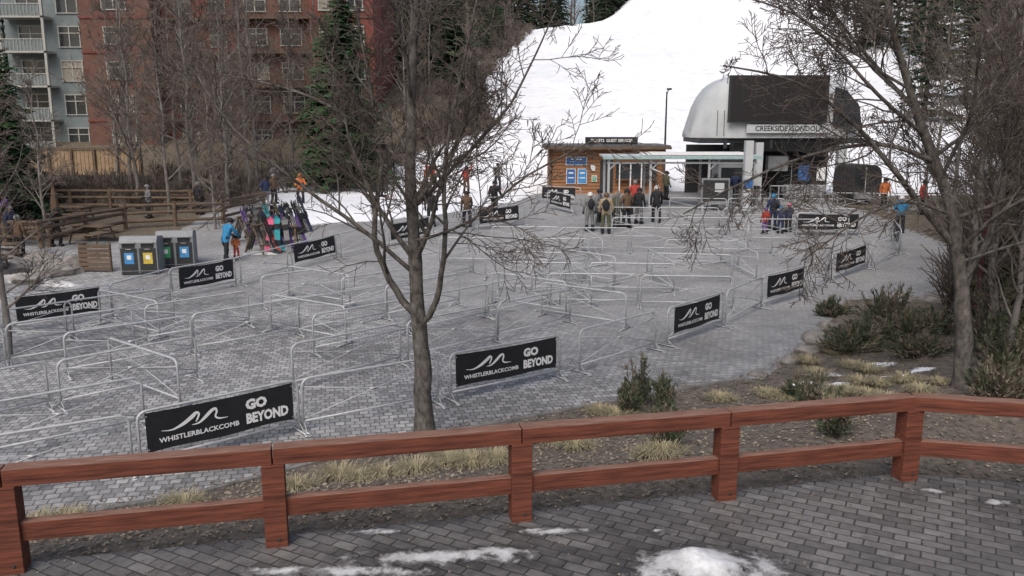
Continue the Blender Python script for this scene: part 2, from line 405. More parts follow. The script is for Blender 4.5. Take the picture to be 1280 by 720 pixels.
# ------------------------------------------------------------------ barriers
BL = 2.86; BH = 1.03
def barrier_mesh():
    m = MB(); h = BH; r = .025; a = BL/2
    pts = [(-a, 0, .04), (-a, 0, h-.16)]
    for k in range(1, 6):
        t = math.pi/2*k/5; pts.append((-a+.16-.16*math.cos(t), 0, h-.16+.16*math.sin(t)))
    pts += [(-p[0], 0, p[2]) for p in reversed(pts)]
    m.tube(pts, r, 7, M_galv)
    m.tube([(-a, 0, .2), (a, 0, .2)], .021, 6, M_galv)
    m.tube([(-a, 0, .24), (0, -.012, .6), (a, 0, h-.15)], .011, 5, M_galv)
    m.tube([(-a, 0, h-.15), (0, .012, .6), (a, 0, .24)], .011, 5, M_galv)
    m.box((0, 0, .6), (.12, .03, .06), M_galv)
    for s in (-1, 1):
        m.box((s*(a-.005), 0, .035), (.06, .6, .012), M_galv)
        for q in (-1, 1): m.box((s*(a-.005), q*.31, .014), (.09, .1, .014), M_galv)
        m.tube([(s*a, -.2, .045), (s*a, 0, .2), (s*a, .2, .045)], .01, 4, M_galv)
        m.tube([(s*(a+.005), 0, .45), (s*(a+.06), 0, .45), (s*(a+.06), 0, .38)], .009, 4, M_galv)
    return m.mesh('crowd_barrier', True)
def banner_mesh():
    m = MB(); w = BL-.12; z0, z1 = .3, 1.0; nseg = 24; yy = -.038
    vs = []
    for i in range(nseg+1):
        x = -w/2+w*i/nseg; wv = .009*math.sin(i*1.1)
        vs += [(x, yy+wv*.4, z0+.016*math.sin(i*.4)), (x, yy+wv*.1, z1-.03*math.sin(math.pi*i/nseg))]
    fs = [(2*i, 2*i+2, 2*i+3, 2*i+1) for i in range(nseg)]
    m.add(vs, fs, M_black)
    vs2 = [(x, y+.006, z) for x, y, z in vs]; m.add(vs2, [f[::-1] for f in fs], M_black)
    y2 = yy-.009
    put_text(m, 'WHISTLERBLACKCOMB', -w/2+.2, z0+.13, 1.45, .09, y2, M_white, .025)
    put_text(m, 'GO', .42, z0+.37, .42, .2, y2, M_white, .06)
    put_text(m, 'BEYOND', .42, z0+.11, .84, .2, y2, M_white, .05)
    S1 = catmull([(.0, .02, .008), (.2, .0, .03), (.42, .06, .07), (.6, .15, .085), (.68, .2, .06), (.73, .17, .045), (.7, .1, .04), (.66, .05, .02)])
    S2 = catmull([(.58, .01, .01), (.72, .02, .04), (.86, .1, .07), (.98, .18, .07), (1.06, .2, .05), (1.08, .14, .045), (1.05, .07, .04), (1.12, .02, .035), (1.3, .01, .008)])
    for S in (S1, S2): ribbon(m, [(-w/2+.25+p[0]*.92, z0+.32+p[1]*1.05, max(.006, p[2]*.85)) for p in S], y2-(.001 if S is S2 else 0), M_white)
    for sx in (-1, 1):
        for zz in (z0+.05, z1-.06): m.box((sx*(w/2-.02), -.012, zz), (.02, .06, .02), M_galv)
    return m.mesh('banner', False)
BM = barrier_mesh(); BN = banner_mesh()
def barrier(x0, y0, x1, y1, ban=False, jit=True, bs_=1.0):
    cx, cy = (x0+x1)/2, (y0+y1)/2; a = math.atan2(y1-y0, x1-x0)
    if jit: a += R.uniform(-.06, .06); cx += R.uniform(-.1, .1); cy += R.uniform(-.1, .1)
    dx, dy = math.cos(a), math.sin(a)
    zl = gz(cx-dx*1.4, cy-dy*1.4); zr = gz(cx+dx*1.4, cy+dy*1.4)
    o = place(BM, 'crowd_barrier', (cx, cy, (zl+zr)/2), a)
    o.rotation_euler = (R.uniform(-.02, .02), -math.atan2(zr-zl, BL), a)
    if ban: place(BN, 'banner', parent=o, sc=(bs_, 1, 1))
    return o
def run(pts, bans=(), skip=(), step=2.93):
    P = [Vector(p) for p in pts]; acc = [0]
    for p, q in zip(P, P[1:]): acc.append(acc[-1]+(q-p).length)
    def at(s):
        for i in range(len(P)-1):
            if s <= acc[i+1] or i == len(P)-2:
                return P[i]+(P[i+1]-P[i])*((s-acc[i])/(acc[i+1]-acc[i]))
    n = max(1, int(round(acc[-1]/step))); L = acc[-1]/n
    for i in range(n):
        if i in skip: continue
        a, b_ = at(i*L), at((i+1)*L); barrier(a.x, a.y, b_.x, b_.y, i in bans)
FL = [(-8.9, 11.7), (-6.25, 13.24), (-4.0, 15.1), (-1.5, 16.7), (1.3, 18.6), (3.94, 21.1), (6.1, 23.4), (7.8, 25.7), (9.9, 27.7), (11.5, 30.0), (13.9, 32.2), (16.1, 34.5), (17.0, 37.4)]
for i, (p, q) in enumerate(zip(FL, FL[1:])):
    barrier(p[0], p[1], q[0], q[1], i in (1, 3, 5, 7, 9, 11), False, .96 if i < 5 else .85)
LL = [(-16.3, 20.8), (-14.0, 22.5), (-11.9, 24.4), (-11.2, 27.1), (-9.7, 29.4), (-8.5, 31.6), (-7.0, 33.9), (-5.4, 35.8), (-3.6, 37.8), (-1.8, 39.6), (.6, 41.1)]
for i, (p, q) in enumerate(zip(LL, LL[1:])):
    barrier(p[0], p[1], q[0], q[1], i in (1, 3, 5, 7, 9), False, .8)
O = Vector((-6.25, 13.24)); D = Vector((.73, .683)); Nn = Vector((-.683, .73))
def sk(s, k): p = O+D*s+Nn*k; return (p.x, p.y)
run([sk(-5, 2.3), sk(1, 2.1), sk(13, 2.2)], skip=(2,))
run([sk(-6, 4.3), sk(17.5, 4.4)], skip=(3,))
run([sk(-5, 6.5), sk(18, 6.2)], skip=(1, 6))
run([sk(-3, 8.4), sk(12, 8.3)], skip=(3,))
run([sk(-1, 10.3), sk(16, 10.0)], skip=(2,))
for s, k in [(-2.6, .6), (1.2, 2.8), (13.2, .8), (13.1, 3.2), (6.4, 4.8), (-2, 6.9), (9, 8.6), (3.0, 8.7), (17.8, 5.2)]:
    a = sk(s, k+2.6); b_ = sk(s+.5, k); barrier(a[0], a[1], b_[0], b_[1])
for (x0, x1, y, dy, skp) in [(1, 7, 26.2, -.5, ()), (-.5, 5.5, 28.4, -.5, ()), (-1, 8, 30.6, -.7, (1,)), (-3, 9, 33, -.6, (2,)), (-1, 10.8, 35.4, -.8, ()), (1.5, 13.5, 37.8, -.8, (0,)), (4, 16, 40.2, -.6, ()), (8, 17, 43, -.4, ())]:
    run([(x0, y), (x1, y+dy)], skip=skp)
for (x, y) in [(2, 28.6), (5, 31), (8.3, 33), (3, 35.2), (9.5, 38), (14.5, 40.5)]:
    barrier(x, y, x+.5, y-2.6)
barrier(13.1, 38.6, 16.0, 38.5, True, False)
barrier(2.0, 46.2, 3.2, 43.8, True, False, .8); barrier(1.6, 49.4, 3.8, 48.0, True, False, .8); barrier(-1.5, 43, 1.2, 44.2, False)
barrier(20, 44.5, 22.8, 44.3); barrier(17, 44.6, 19.8, 44.5); barrier(23, 44.3, 25.8, 44.0)

# ------------------------------------------------------------------ trees
def rdir(r, d, ang):
    a = d.orthogonal().normalized(); b_ = d.cross(a); t = r.uniform(0, 6.283)
    return (d*math.cos(ang)+(a*math.cos(t)+b_*math.sin(t))*math.sin(ang)).normalized()
def limb(mb, r, p, d, L, rad, depth, cfg):
    nseg = 5 if depth > 1 else 3
    pts = [p.copy()]; q = p.copy(); dd = d.copy()
    for i in range(nseg):
        dd = (dd+Vector((r.uniform(-1, 1), r.uniform(-1, 1), r.uniform(-1, 1)))*cfg['wob']+Vector((0, 0, cfg['up'] if depth > 1 else cfg['tip']))).normalized()
        q = q+dd*(L/nseg); pts.append(q.copy())
    grow_pts(mb, r, pts, rad, max(cfg['rmin'], rad*.35), L, depth, cfg)
def grow_pts(mb, r, pts, r0, r1, L, depth, cfg, lo=.2):
    n = len(pts); sides = 3 if depth <= 1 else (5 if depth == 2 else 7)
    mb.tube(pts, [lerp(r0, r1, i/(n-1)) for i in range(n)], sides, cfg['bark'] if depth >= 2 else cfg['twig'], cap=False)
    if depth <= 0: return
    cnt = cfg['n'][depth]
    cum = [0.0]
    for p0, p1 in zip(pts, pts[1:]): cum.append(cum[-1]+(p1-p0).length)
    for k in range(cnt):
        t = lo+(1-lo)*(k+r.random())/cnt; sL = t*cum[-1]; i = 0
        while i < n-2 and cum[i+1] < sL: i += 1
        seg = pts[i+1]-pts[i]; f = (sL-cum[i])/max(1e-6, seg.length)
        p = pts[i]+seg*min(1, f); d = rdir(r, seg.normalized(), r.uniform(.5, 1.05))
        rr = lerp(r0, r1, t)
        l2 = L*cfg['lr']*(1.15-.6*t)*r.uniform(.6, 1.2)
        limb(mb, r, p, d, l2, max(cfg['rmin'], rr*.5), depth-1, cfg)
def bare_tree_mesh(seed, H, r0, cfg, lean=(0, 0)):
    r = random.Random(seed); mb = MB(); n = 9; pts = []
    for i in range(n):
        t = i/(n-1); pts.append(Vector((lean[0]*t+r.uniform(-.12, .12)*(i > 0), lean[1]*t+r.uniform(-.12, .12)*(i > 0), H*t-.1)))
    grow_pts(mb, r, pts, r0, cfg['rmin']*1.5, H*.42, 3, cfg, lo=.16); return mb.mesh('bare_tree', True)
cfgA = dict(n=[0, 6, 8, 24], lr=.55, wob=.16, up=.1, tip=.05, rmin=.009, bark=M_aspen, twig=M_twig)
cfgB = dict(n=[0, 6, 8, 25], lr=.55, wob=.16, up=.09, tip=.04, rmin=.013, bark=M_aspen, twig=M_twigf)
TV = [bare_tree_mesh(100+i, 11+i*.8, .12, cfgB) for i in range(4)]
TA = [bare_tree_mesh(200+i, 9, .11, cfgA) for i in range(2)]

cfgN = dict(n=[0, 6, 8, 11, 12], lr=.55, wob=.22, up=.05, tip=.02, rmin=.006, bark=M_bark, twig=M_twig)
def near_tree(name, base, trunk, r0, limbs, cfg, seed, nauto=9):
    r = random.Random(seed); mb = MB()
    P = [Vector((a, b_, c_)) for a, b_, c_ in trunk]
    def sub(P):
        out = []
        for i in range(len(P)-1):
            a = P[max(0, i-1)]; b_ = P[i]; c_ = P[i+1]; d = P[min(len(P)-1, i+2)]
            for k in range(4):
                t = k/4
                out.append(.5*((2*b_)+(c_-a)*t+(2*a-5*b_+4*c_-d)*t*t+(3*b_-3*c_+d-a)*t**3)+Vector((r.uniform(-1, 1), r.uniform(-1, 1), 0))*.018)
        out.append(P[-1]); return out
    T = sub(P); n = len(T)
    rad = [r0*(1-.82*(i/(n-1))**.9)*r.uniform(.95, 1.07) for i in range(n)]; rad[0] *= 1.4; rad[1] *= 1.12
    mb.tube(T, rad, 12, cfg['bark'])
    for k in range(nauto):
        t = lerp(.38, .98, (k+r.random())/nauto); i = int(t*(n-1)); d = rdir(r, Vector((0, 0, 1)), r.uniform(.55, 1.25))
        limb(mb, r, T[i], d, r.uniform(2.2, 3.8)*(1.2-.5*t), rad[i]*.42, 3, cfg)
    for pts, rr in limbs:
        Q = sub([Vector(q) for q in pts])
        grow_pts(mb, r, Q, rr, .012, 3.2, 3, cfg, lo=.12)
    return mb.obj(name, True, loc=base)
near_tree('bare_tree', (-1.62, 14.6, .1), [(0, 0, -.1), (.0, 0, 1.2), (-.05, 0, 2.4), (-.12, 0, 4.2), (-.1, .05, 6), (.05, .1, 8), (.1, .1, 10.5)], .185,
          [([(-.03, 0, 2.2), (-.45, .1, 2.7), (-.8, .1, 3.7), (-.65, .1, 5.0), (-.9, .1, 7), (-1.2, .1, 9)], .075),
           ([(.0, 0, 2.1), (.3, -.1, 2.6), (.45, -.1, 3.6), (.5, -.1, 5.2), (1.0, -.2, 7.4), (1.4, -.2, 9)], .065),
           ([(-.05, 0, 3.0), (-.9, -.2, 3.8), (-1.9, -.4, 4.6), (-3.0, -.5, 5.6), (-3.8, -.5, 7)], .045),
           ([(-.1, 0, 4.2), (.7, .4, 5.0), (1.6, .6, 6.0), (2.4, .8, 7.6)], .045),
           ([(-.1, 0, 4.8), (-1.0, .4, 5.6), (-2.2, .6, 6.2), (-3.6, .8, 6.5)], .04),
           ([(-.1, 0, 3.6), (.9, -.3, 4.0), (1.9, -.5, 4.8), (3.0, -.7, 5.4)], .03)], cfgN, 5, 12)
near_tree('bare_tree', (8.75, 15.7, .45), [(0, 0, -.1), (-.02, 0, 1.2), (-.25, 0, 2.5), (-.6, 0, 3.9), (-1.3, .1, 5.5), (-1.9, .2, 7.2), (-2.4, .3, 9.5)], .18,
          [([(-.4, 0, 3.0), (-1.3, 0, 4.0), (-2.4, 0, 5.2), (-3.6, -.2, 6.0), (-5.0, -.3, 6.3)], .07),
           ([(-.9, 0, 4.6), (-1.9, .2, 4.9), (-3.2, .2, 4.7), (-4.6, .2, 4.1), (-5.5, .2, 3.6)], .05),
           ([(-.2, 0, 2.3), (.35, .1, 3.4), (.5, .2, 5.0), (.4, .3, 7.0), (.7, .3, 9)], .08),
           ([(-.5, 0, 3.6), (-1.6, -.5, 3.9), (-2.6, -.8, 3.6), (-3.6, -1.0, 2.9)], .035),
           ([(.3, .1, 3.2), (1.0, 0, 4.0), (1.6, 0, 5.4), (1.8, 0, 7.5)], .05),
           ([(-1.2, .1, 5.4), (-2.4, .5, 6.8), (-3.4, .8, 8.2)], .045),
           ([(-1.0, .1, 5.0), (-2.2, -.3, 5.8), (-3.6, -.5, 7.0), (-4.6, -.5, 7.4)], .045),
           ([(-.3, 0, 2.7), (.8, -.4, 3.2), (1.7, -.6, 3.4), (2.6, -.8, 3.0)], .03)], cfgN, 11, 13)
for (x, y, s, k) in [(-12.6, 20.3, .8, 0), (-13.9, 18.2, .7, 1), (12.2, 22, .95, 1), (14.6, 25.5, 1.05, 0), (17, 22, 1, 1), (19, 30, 1.1, 0), (12.8, 18, .8, 0), (11.2, 19.2, .9, 1), (13.4, 23.4, 1.1, 0), (16.5, 29, 1.15, 1), (19.5, 34, 1.2, 1), (10.6, 17.2, .75, 1), (15.6, 27, 1.0, 0)]:
    place(TA[k], 'bare_tree', (x, y, gz(x, y)), R.uniform(0, 6), sc=s)
BT = [(-14.2, 40, .6), (-18, 44, .9), (-21, 47, 1.1), (-16, 47.5, .85), (-19.5, 52, 1.15), (-22, 56, 1.1), (-17.5, 58, 1.2), (-20, 64, 1.2), (-9.5, 76, 1.0), (-12, 79, 1.1), (-21.5, 38.5, .75), (-25, 40, .8), (24, 36, 1.1), (26, 40, 1.15), (31, 47, 1.1), (28, 50, 1), (31, 56, 1.1), (34, 48, 1.2), (36, 62, 1.2), (22, 28, 1.0), (-29.5, 43, .8), (-18, 70, 1.2), (30, 60, 1),
      (-23, 51, 1.15), (-17, 54.5, 1.0), (-24, 64, 1.3), (-20, 60, 1.25), (-28, 64, 1.1), (-22.5, 68, 1.3), (-18.5, 49, 1.05), (-36, 60, 1.0), (-8, 84, 1.1), (-10, 88, 1.2), (-14, 84, 1.2), (22, 38, 1.1), (28.5, 44, 1.2), (21, 31, 1.1), (24, 33, 1.15), (-16, 62, 1.1), (-15.5, 68, 1.2), (-26.5, 57, 1.1)]
for (x, y, s) in BT: place(TV[R.randrange(4)], 'bare_tree', (x, y, gz(x, y)-.05), R.uniform(0, 6), sc=s*R.uniform(.9, 1.08))

def conifer_geo(mb, r, base, H, R0, needle, trunk, lv=24, nb=9, nt_=6, dens=1.0):
    bx, by, bz = base
    mb.tube([(bx, by, bz-.2), (bx, by, bz+H*.5), (bx, by, bz+H*.98)], [H*.016, H*.01, .01], 5, trunk, cap=False)
    vs = []; fs = []
    for l in range(lv):
        t = (l+.4)/lv; z = bz+H*(.06+.94*t); Rr = R0*(1-t)**.75*r.uniform(.75, 1.12)+.009*H
        for b_ in range(nb):
            a = r.uniform(0, 6.283); Lb = Rr*r.uniform(.6, 1.15); dr = r.uniform(.15, .5)*(1-t*.6)
            ca, sa = math.cos(a), math.sin(a)
            for k in range(nt_):
                q = (k+.7)/nt_; px = bx+ca*Lb*q; py = by+sa*Lb*q; pz = z-dr*Lb*q*q
                w = (Lb*.2+.05)*(1.1-.6*q)*r.uniform(.6, 1.3)
                o = len(vs); ox, oy = -sa*w, ca*w
                j = lambda: r.uniform(-.25, .25)*w
                vs += [(px-ca*w*.4+j(), py-sa*w*.4+j(), pz+.1*w), (px+ox+j(), py+oy+j(), pz-w*.65+j()), (px+ca*w*.9+j(), py+sa*w*.9+j(), pz-w*.3+j()), (px-ox+j(), py-oy+j(), pz-w*.65+j())]
                fs += [(o, o+1, o+2), (o, o+2, o+3)]
    mb.add(vs, fs, needle)
CV = []
for i in range(4):
    m = MB(); conifer_geo(m, random.Random(300+i), (0, 0, 0), 12, 2.4-.15*i, M_conif if i < 3 else M_conif3, M_trunk, 46, 13, 8); CV.append(m.mesh('conifer_tree'))
for (x, y, H, wd, k) in [(-11.6, 59.5, 14.5, 1.25, 0), (-13.2, 62, 12, 1.1, 1), (-26.3, 44, 10.5, 1, 1), (-27.8, 46, 11, 1, 2), (-25.6, 43, 8.5, 1.1, 0), (-6.0, 92, 11.5, 1.25, 1), (-9.5, 99, 12, 1, 2), (-13.2, 92, 14, 1, 0), (-8.8, 90, 10, 1.1, 0), (-25.5, 41.5, 5, 1, 1), (-30, 40, 9, 1.1, 0), (-14.5, 74, 14, .9, 2),
        (13.9, 23.2, 7.5, .8, 3), (15.8, 25.5, 9, .9, 3), (17.6, 29.5, 10, .9, 3), (20.5, 33, 11, .9, 0), (12.4, 19.6, 5.5, .8, 3), (22.5, 36.5, 12, .9, 3), (29, 46, 14, 1, 1), (32, 50, 15, 1, 2), (35, 54, 15, 1, 0), (27.5, 41, 12, .9, 3), (38, 60, 16, 1, 1)]:
    s_ = H/12; place(CV[k], 'conifer_tree', (x, y, gz(x, y)), R.uniform(0, 6), sc=(s_*wd, s_*wd, s_))
def forest(name, spots, needle, seed, bare=.0):
    r = random.Random(seed); mb = MB(); cf = dict(n=[0, 5, 20], lr=.5, wob=.15, up=.1, tip=.05, rmin=.028, bark=M_twigf, twig=M_twigf)
    for (x, y, H) in spots:
        b_ = (x, y, gz(x, y)-.3)
        if r.random() < bare:
            pts = [Vector((x+r.uniform(-.2, .2), y+r.uniform(-.2, .2), b_[2]+H*.9*i/5)) for i in range(6)]
            grow_pts(mb, r, pts, H*.011, .03, H*.36, 2, cf, lo=.1)
        else: conifer_geo(mb, r, b_, H, H*.19, needle, M_trunk, 20, 9, 5)
    mb.obj(name)
rr = random.Random(3); sp = []
for i in range(230):
    y = rr.uniform(82, 170); xl = pl(SNOWL, y); x = xl-1.5-rr.random()**1.4*45; sp.append((x, y, rr.uniform(6, 14) if x > xl-8 else rr.uniform(9, 17)))
forest('hillside_forest', sp, M_conif, 1, .6)
sp = []
for i in range(190):
    x = rr.uniform(-90, 45); y = rr.uniform(195, 240); sp.append((x, y, rr.uniform(16, 26)))
forest('ridge_forest', sp, M_conif2, 2, .25)
sp = []
for i in range(150):
    y = rr.uniform(80, 175); x = 37+.3*(y-85)+rr.random()*45; sp.append((x, y, rr.uniform(9, 20)))
forest('hillside_forest', sp, M_conif2, 4, .35)
sp = [(rr.uniform(-75, -8), rr.uniform(90, 120), rr.uniform(14, 22)) for i in range(70)]
forest('background_forest', sp, M_conif2, 6, .3)
def scrub(name, spots, seed, h0, h1, m_):
    r = random.Random(seed); mb = MB()
    for x, y in spots:
        z = gz(x, y)-.1; h = r.uniform(h0, h1); q = Vector((x, y, z))
        for k in range(14):
            d = rdir(r, Vector((0, 0, 1)), r.uniform(.1, .9)); a = q+d*h*.5; b_ = q+d*h+Vector((r.uniform(-.2, .2), r.uniform(-.2, .2), 0))
            mb.tube([q, a, b_], [.03, .022, .014], 3, m_, False)
            for s in range(2):
                d2 = rdir(r, d, .6); mb.tube([a, a+d2*h*.35], [.018, .012], 3, m_, False)
    mb.obj(name)
r = random.Random(8)
scrub('bank_scrub', [(pl(SNOWL, y)-r.random()**1.3*9+1.0, y) for y in [r.uniform(64, 165) for _ in range(420)]], 8, .7, 2.3, M_twigf)
scrub('terrace_scrub', [(r.uniform(-34, -15), r.uniform(46, 66)) for _ in range(200)]+[(r.uniform(-34, -24), r.uniform(36, 46)) for _ in range(50)], 12, .7, 1.8, M_twig)
scrub('roadside_scrub', [q for q in [(r.uniform(12, 30), r.uniform(20, 42)) for _ in range(420)] if q[0] > .53*q[1]], 13, .6, 1.8, M_twig)

# ------------------------------------------------------------------ planting bed
def shrub(name, c, rx, ry, h, n, m1, m2, seed, sz=.07, gr=.5):
    r = random.Random(seed); mb = MB(); vs = {0: [], 1: []}; fs = {0: [], 1: []}
    nst = max(8, n//40)
    for i in range(nst):
        a = r.uniform(0, 6.283); q = r.random()**.6; tip = Vector((rx*q*math.cos(a), ry*q*math.sin(a), h*(1-.6*q*q)*r.uniform(.5, 1.35)))
        root = Vector((tip.x*.25, tip.y*.25, 0)); mid = (root+tip)/2+Vector((tip.x*.15, tip.y*.15, .05))
        mb.tube([root, mid, tip], [.014, .01, .004], 4, M_twig, False)
        w = 0 if r.random() < gr else 1
        for k in range(40):
            t = r.uniform(.25, 1.05); p = (root*(1-t)+tip*t)+Vector((r.gauss(0, 1), r.gauss(0, 1), r.gauss(0, 1)))*sz*.6*(1.4-t)
            d = ((tip-root).normalized()+Vector((r.uniform(-1, 1), r.uniform(-1, 1), r.uniform(-.6, 1)))*.8).normalized()
            s = d.cross(Vector((r.uniform(-1, 1), r.uniform(-1, 1), r.uniform(-1, 1)))).normalized()*sz*.2
            o = len(vs[w]); L = sz*r.uniform(.7, 1.7); vs[w] += [p-s, p+s, p+d*L]; fs[w].append((o, o+1, o+2))
    if fs[0]: mb.add(vs[0], fs[0], m1)
    if fs[1]: mb.add(vs[1], fs[1], m2)
    return mb.obj(name, loc=c)
sh = [(1075, 430, 1.1, .7, .55), (1130, 425, 1.3, .8, .65), (1170, 415, .9, .7, .6), (1040, 395, .5, .4, .5), (1110, 400, 1.2, .8, .8), (1060, 440, .8, .5, .4), (1150, 445, .9, .5, .45), (1235, 440, .8, .8, 1.2), (1265, 470, .9, .7, 1.2), (1245, 500, .7, .5, .7), (1250, 415, .9, .8, 1.4), (1270, 390, 1.0, .8, 1.5), (1225, 395, .8, .6, .9)]
for i, (u, v, rx, ry, h) in enumerate(sh): shrub('juniper_shrub', hit(u, v), rx, ry, h, 1700, M_junip, M_junipb, i, .1)
for i, (u, v, h, rx) in enumerate([(800, 505, .95, .4), (785, 515, .6, .3), (830, 508, .6, .3), (1015, 515, .6, .4), (1045, 545, .6, .35), (835, 560, .6, .3), (1000, 500, .45, .4), (825, 535, .4, .3)]):
    shrub('young_conifer', hit(u, v), rx, rx*.8, h, 800, M_junip, M_junipb, 30+i, .085, .65)
def tuft(name, c, n, h, sp, seed, m=M_grass):
    r = random.Random(seed); mb = MB(); vs = []; fs = []
    for i in range(n):
        a = r.uniform(0, 6.283); q = r.random()*sp; x, y = q*math.cos(a)*.5, q*math.sin(a)*.5
        ln = r.uniform(.5, 1)*h; ox, oy = math.cos(a)*ln*r.uniform(.3, 1.4), math.sin(a)*ln*r.uniform(.3, 1.4); w = .006
        o = len(vs); sx, sy = -math.sin(a)*w, math.cos(a)*w
        vs += [(x-sx, y-sy, 0), (x+sx, y+sy, 0), (x+ox*.5+sx*.7, y+oy*.5+sy*.7, ln*.55), (x+ox*.5-sx*.7, y+oy*.5-sy*.7, ln*.55), (x+ox, y+oy, ln*.4)]
        fs += [(o, o+1, o+2, o+3), (o+3, o+2, o+4)]
    mb.add(vs, fs, m); return mb.obj(name, loc=c)
for i, (u, v) in enumerate([(590, 582), (560, 580), (620, 578), (450, 600), (480, 596), (425, 598), (520, 590), (830, 568), (815, 572), (720, 560), (980, 500), (1000, 500), (1060, 490), (1085, 495), (1040, 440), (1085, 465), (1045, 492), (40, 660), (80, 655), (15, 668), (960, 495), (1150, 490), (1175, 480), (900, 500), (690, 552), (230, 632), (370, 612), (750, 515), (770, 520), (1010, 455), (1075, 480), (1030, 505), (1110, 500), (1130, 478), (1100, 482), (1020, 470), (1065, 458)]):
    tuft('grass_tuft', hit(u, v), 420, R.uniform(.2, .34), R.uniform(.4, .7), 60+i)
mb = MB(); r = random.Random(9); vs = []; fs = []
for i in range(14000):
    x = r.uniform(-9, 13); e = pl(BED, x); d = deck_y(x)+.2; y = r.uniform(d, e-.05) if r.random() < .9 else e+r.random()**2*.5
    z = gz(x, y)+.012; s = r.uniform(.012, .045); a = r.uniform(0, 6.28); o = len(vs)
    vs += [(x+s*math.cos(a), y+s*math.sin(a), z+r.uniform(0, .03)), (x+s*math.cos(a+2), y+s*math.sin(a+2), z), (x+s*math.cos(a+4), y+s*math.sin(a+4), z+r.uniform(0, .03))]; fs.append((o, o+1, o+2))
for i in range(900):   # leaves blown over the terrace paving
    x = r.uniform(-7, 9); y = deck_y(x)+.1-r.random()**1.8*3.2; z = 1.012; s = r.uniform(.008, .022); a = r.uniform(0, 6.28); o = len(vs)
    vs += [(x+s*math.cos(a), y+s*math.sin(a), z+.006), (x+s*math.cos(a+2), y+s*math.sin(a+2), z), (x+s*math.cos(a+4), y+s*math.sin(a+4), z+.008)]; fs.append((o, o+1, o+2))
mb.add(vs, fs, mat('leaf_litter', (.06, .045, .03), .9, c2=(.34, .29, .22), scale=7))
for i in range(260):
    x = r.uniform(-9, 13); y = r.uniform(deck_y(x)+.3, pl(BED, x)-.1); z = gz(x, y)+.02; a = r.uniform(0, 6.28); l = r.uniform(.1, .35)
    mb.tube([(x, y, z), (x+l*math.cos(a), y+l*math.sin(a), gz(x+l*math.cos(a), y+l*math.sin(a))+.03)], .006, 3, M_twig)
mb.obj('leaf_litter')
def rock(c, s, seed, name='boulder', flat=.65):
    r = random.Random(seed); mb = MB(); mb.ell((0, 0, 0), (1, 1, 1), M_rock, 12, 8)
    ph = [Vector((r.uniform(-1, 1), r.uniform(-1, 1), r.uniform(-1, 1))).normalized() for _ in range(9)]; cut = [r.uniform(.55, .9) for _ in ph]
    nv = []
    for p in mb.v:
        p = Vector(p)
        for n_, k in zip(ph, cut):
            d = p.dot(n_)
            if d > k: p -= n_*(d-k)
        nv.append((p.x*s*1.2, p.y*s, p.z*s*flat))
    mb.v = nv; return mb.obj(name, loc=c, rz=r.uniform(0, 3))
for i, (u, v, s) in enumerate([(1020, 425, .4), (1010, 440, .32), (1035, 408, .3), (990, 452, .25), (1165, 375, .4), (70, 342, .9), (95, 332, .7), (40, 352, .7), (20, 340, 1.0), (110, 322, .5), (1130, 375, .4), (945, 468, .16), (690, 545, .1), (740, 540, .08), (0, 330, 1.0), (50, 328, .7)]):
    rock(hit(u, v), s, i)
M_kerb = mat('kerb_stone', (.09, .085, .08), .9, c2=(.22, .21, .2), scale=4)
mb = MB()
kp = [Vector((x, pl(BED, x), 0)) for x in [-8+i*.25 for i in range(54)]]
for a, b_ in zip(kp, kp[1:]):
    an = math.atan2(b_.y-a.y, b_.x-a.x); mb.box(((a.x+b_.x)/2, (a.y+b_.y)/2, .02), ((b_-a).length-.012, .1, .1), M_kerb, rz=an)
mb.obj('kerb')

# ------------------------------------------------------------------ apartment building
ab = empty('apartment_building', (0, 75, 0))
w = MB(); w.box((-40, 6, 9), (7, 12, 22), M_teal); w.box((-33.5, 5.6, 9.5), (6, 13.4, 23), M_brown); w.box((-27.2, 7.2, 9), (6.6, 12, 22), M_brick)
w.box((-20.5, 6.2, 9.5), (6.8, 12, 23), M_brown); w.box((-14.4, 5.4, 8), (5.4, 13, 20), M_brick)
for z in (2.9, 5.75, 8.6, 11.45, 14.3):
    w.box((-33.5, -1.15, z), (6.1, .08, .18), M_brick); w.box((-20.5, .15, z), (6.9, .1, .18), M_brick); w.box((-14.4, -1.15, z), (5.5, .08, .16), M_brown); w.box((-27.2, 1.15, z), (6.6, .1, .2), M_brown)
w.obj('walls', parent=ab)
wn = MB()
def window(x, y, z, ww=1.7, hh=1.5, bl=False):
    wn.box((x, y-.02, z), (ww, .06, hh), M_blind if bl else M_glass)
    for dx in (-ww/2, 0, ww/2): wn.box((x+dx, y-.06, z), (.09, .09, hh+.1), M_frame)
    for dz in (-hh/2, hh/2, hh*.18): wn.box((x, y-.065, z+dz), (ww+.18, .1, .08), M_frame)
for z in (1.4, 4.25, 7.1, 9.95, 12.8, 15.6):
    window(-38.0, 0, z, 1.8, 1.7, R.random() < .3); window(-33.5, -1.1, z, 2.0, 1.4, R.random() < .5); window(-28.6, 1.2, z, 1.4, 1.5, R.random() < .3); window(-25.6, 1.2, z, 1.4, 1.5)
    window(-22, .2, z, 1.8, 1.4, R.random() < .3); window(-19, .2, z, 1.8, 1.4); window(-15.6, -1.1, z, 1.3, 1.5, R.random() < .4); window(-13.2, -1.1, z, 1.3, 1.5)
    window(-41.3, 0, z-.1, 2.0, 2.0)
wn.obj('windows', parent=ab)
bc = MB()
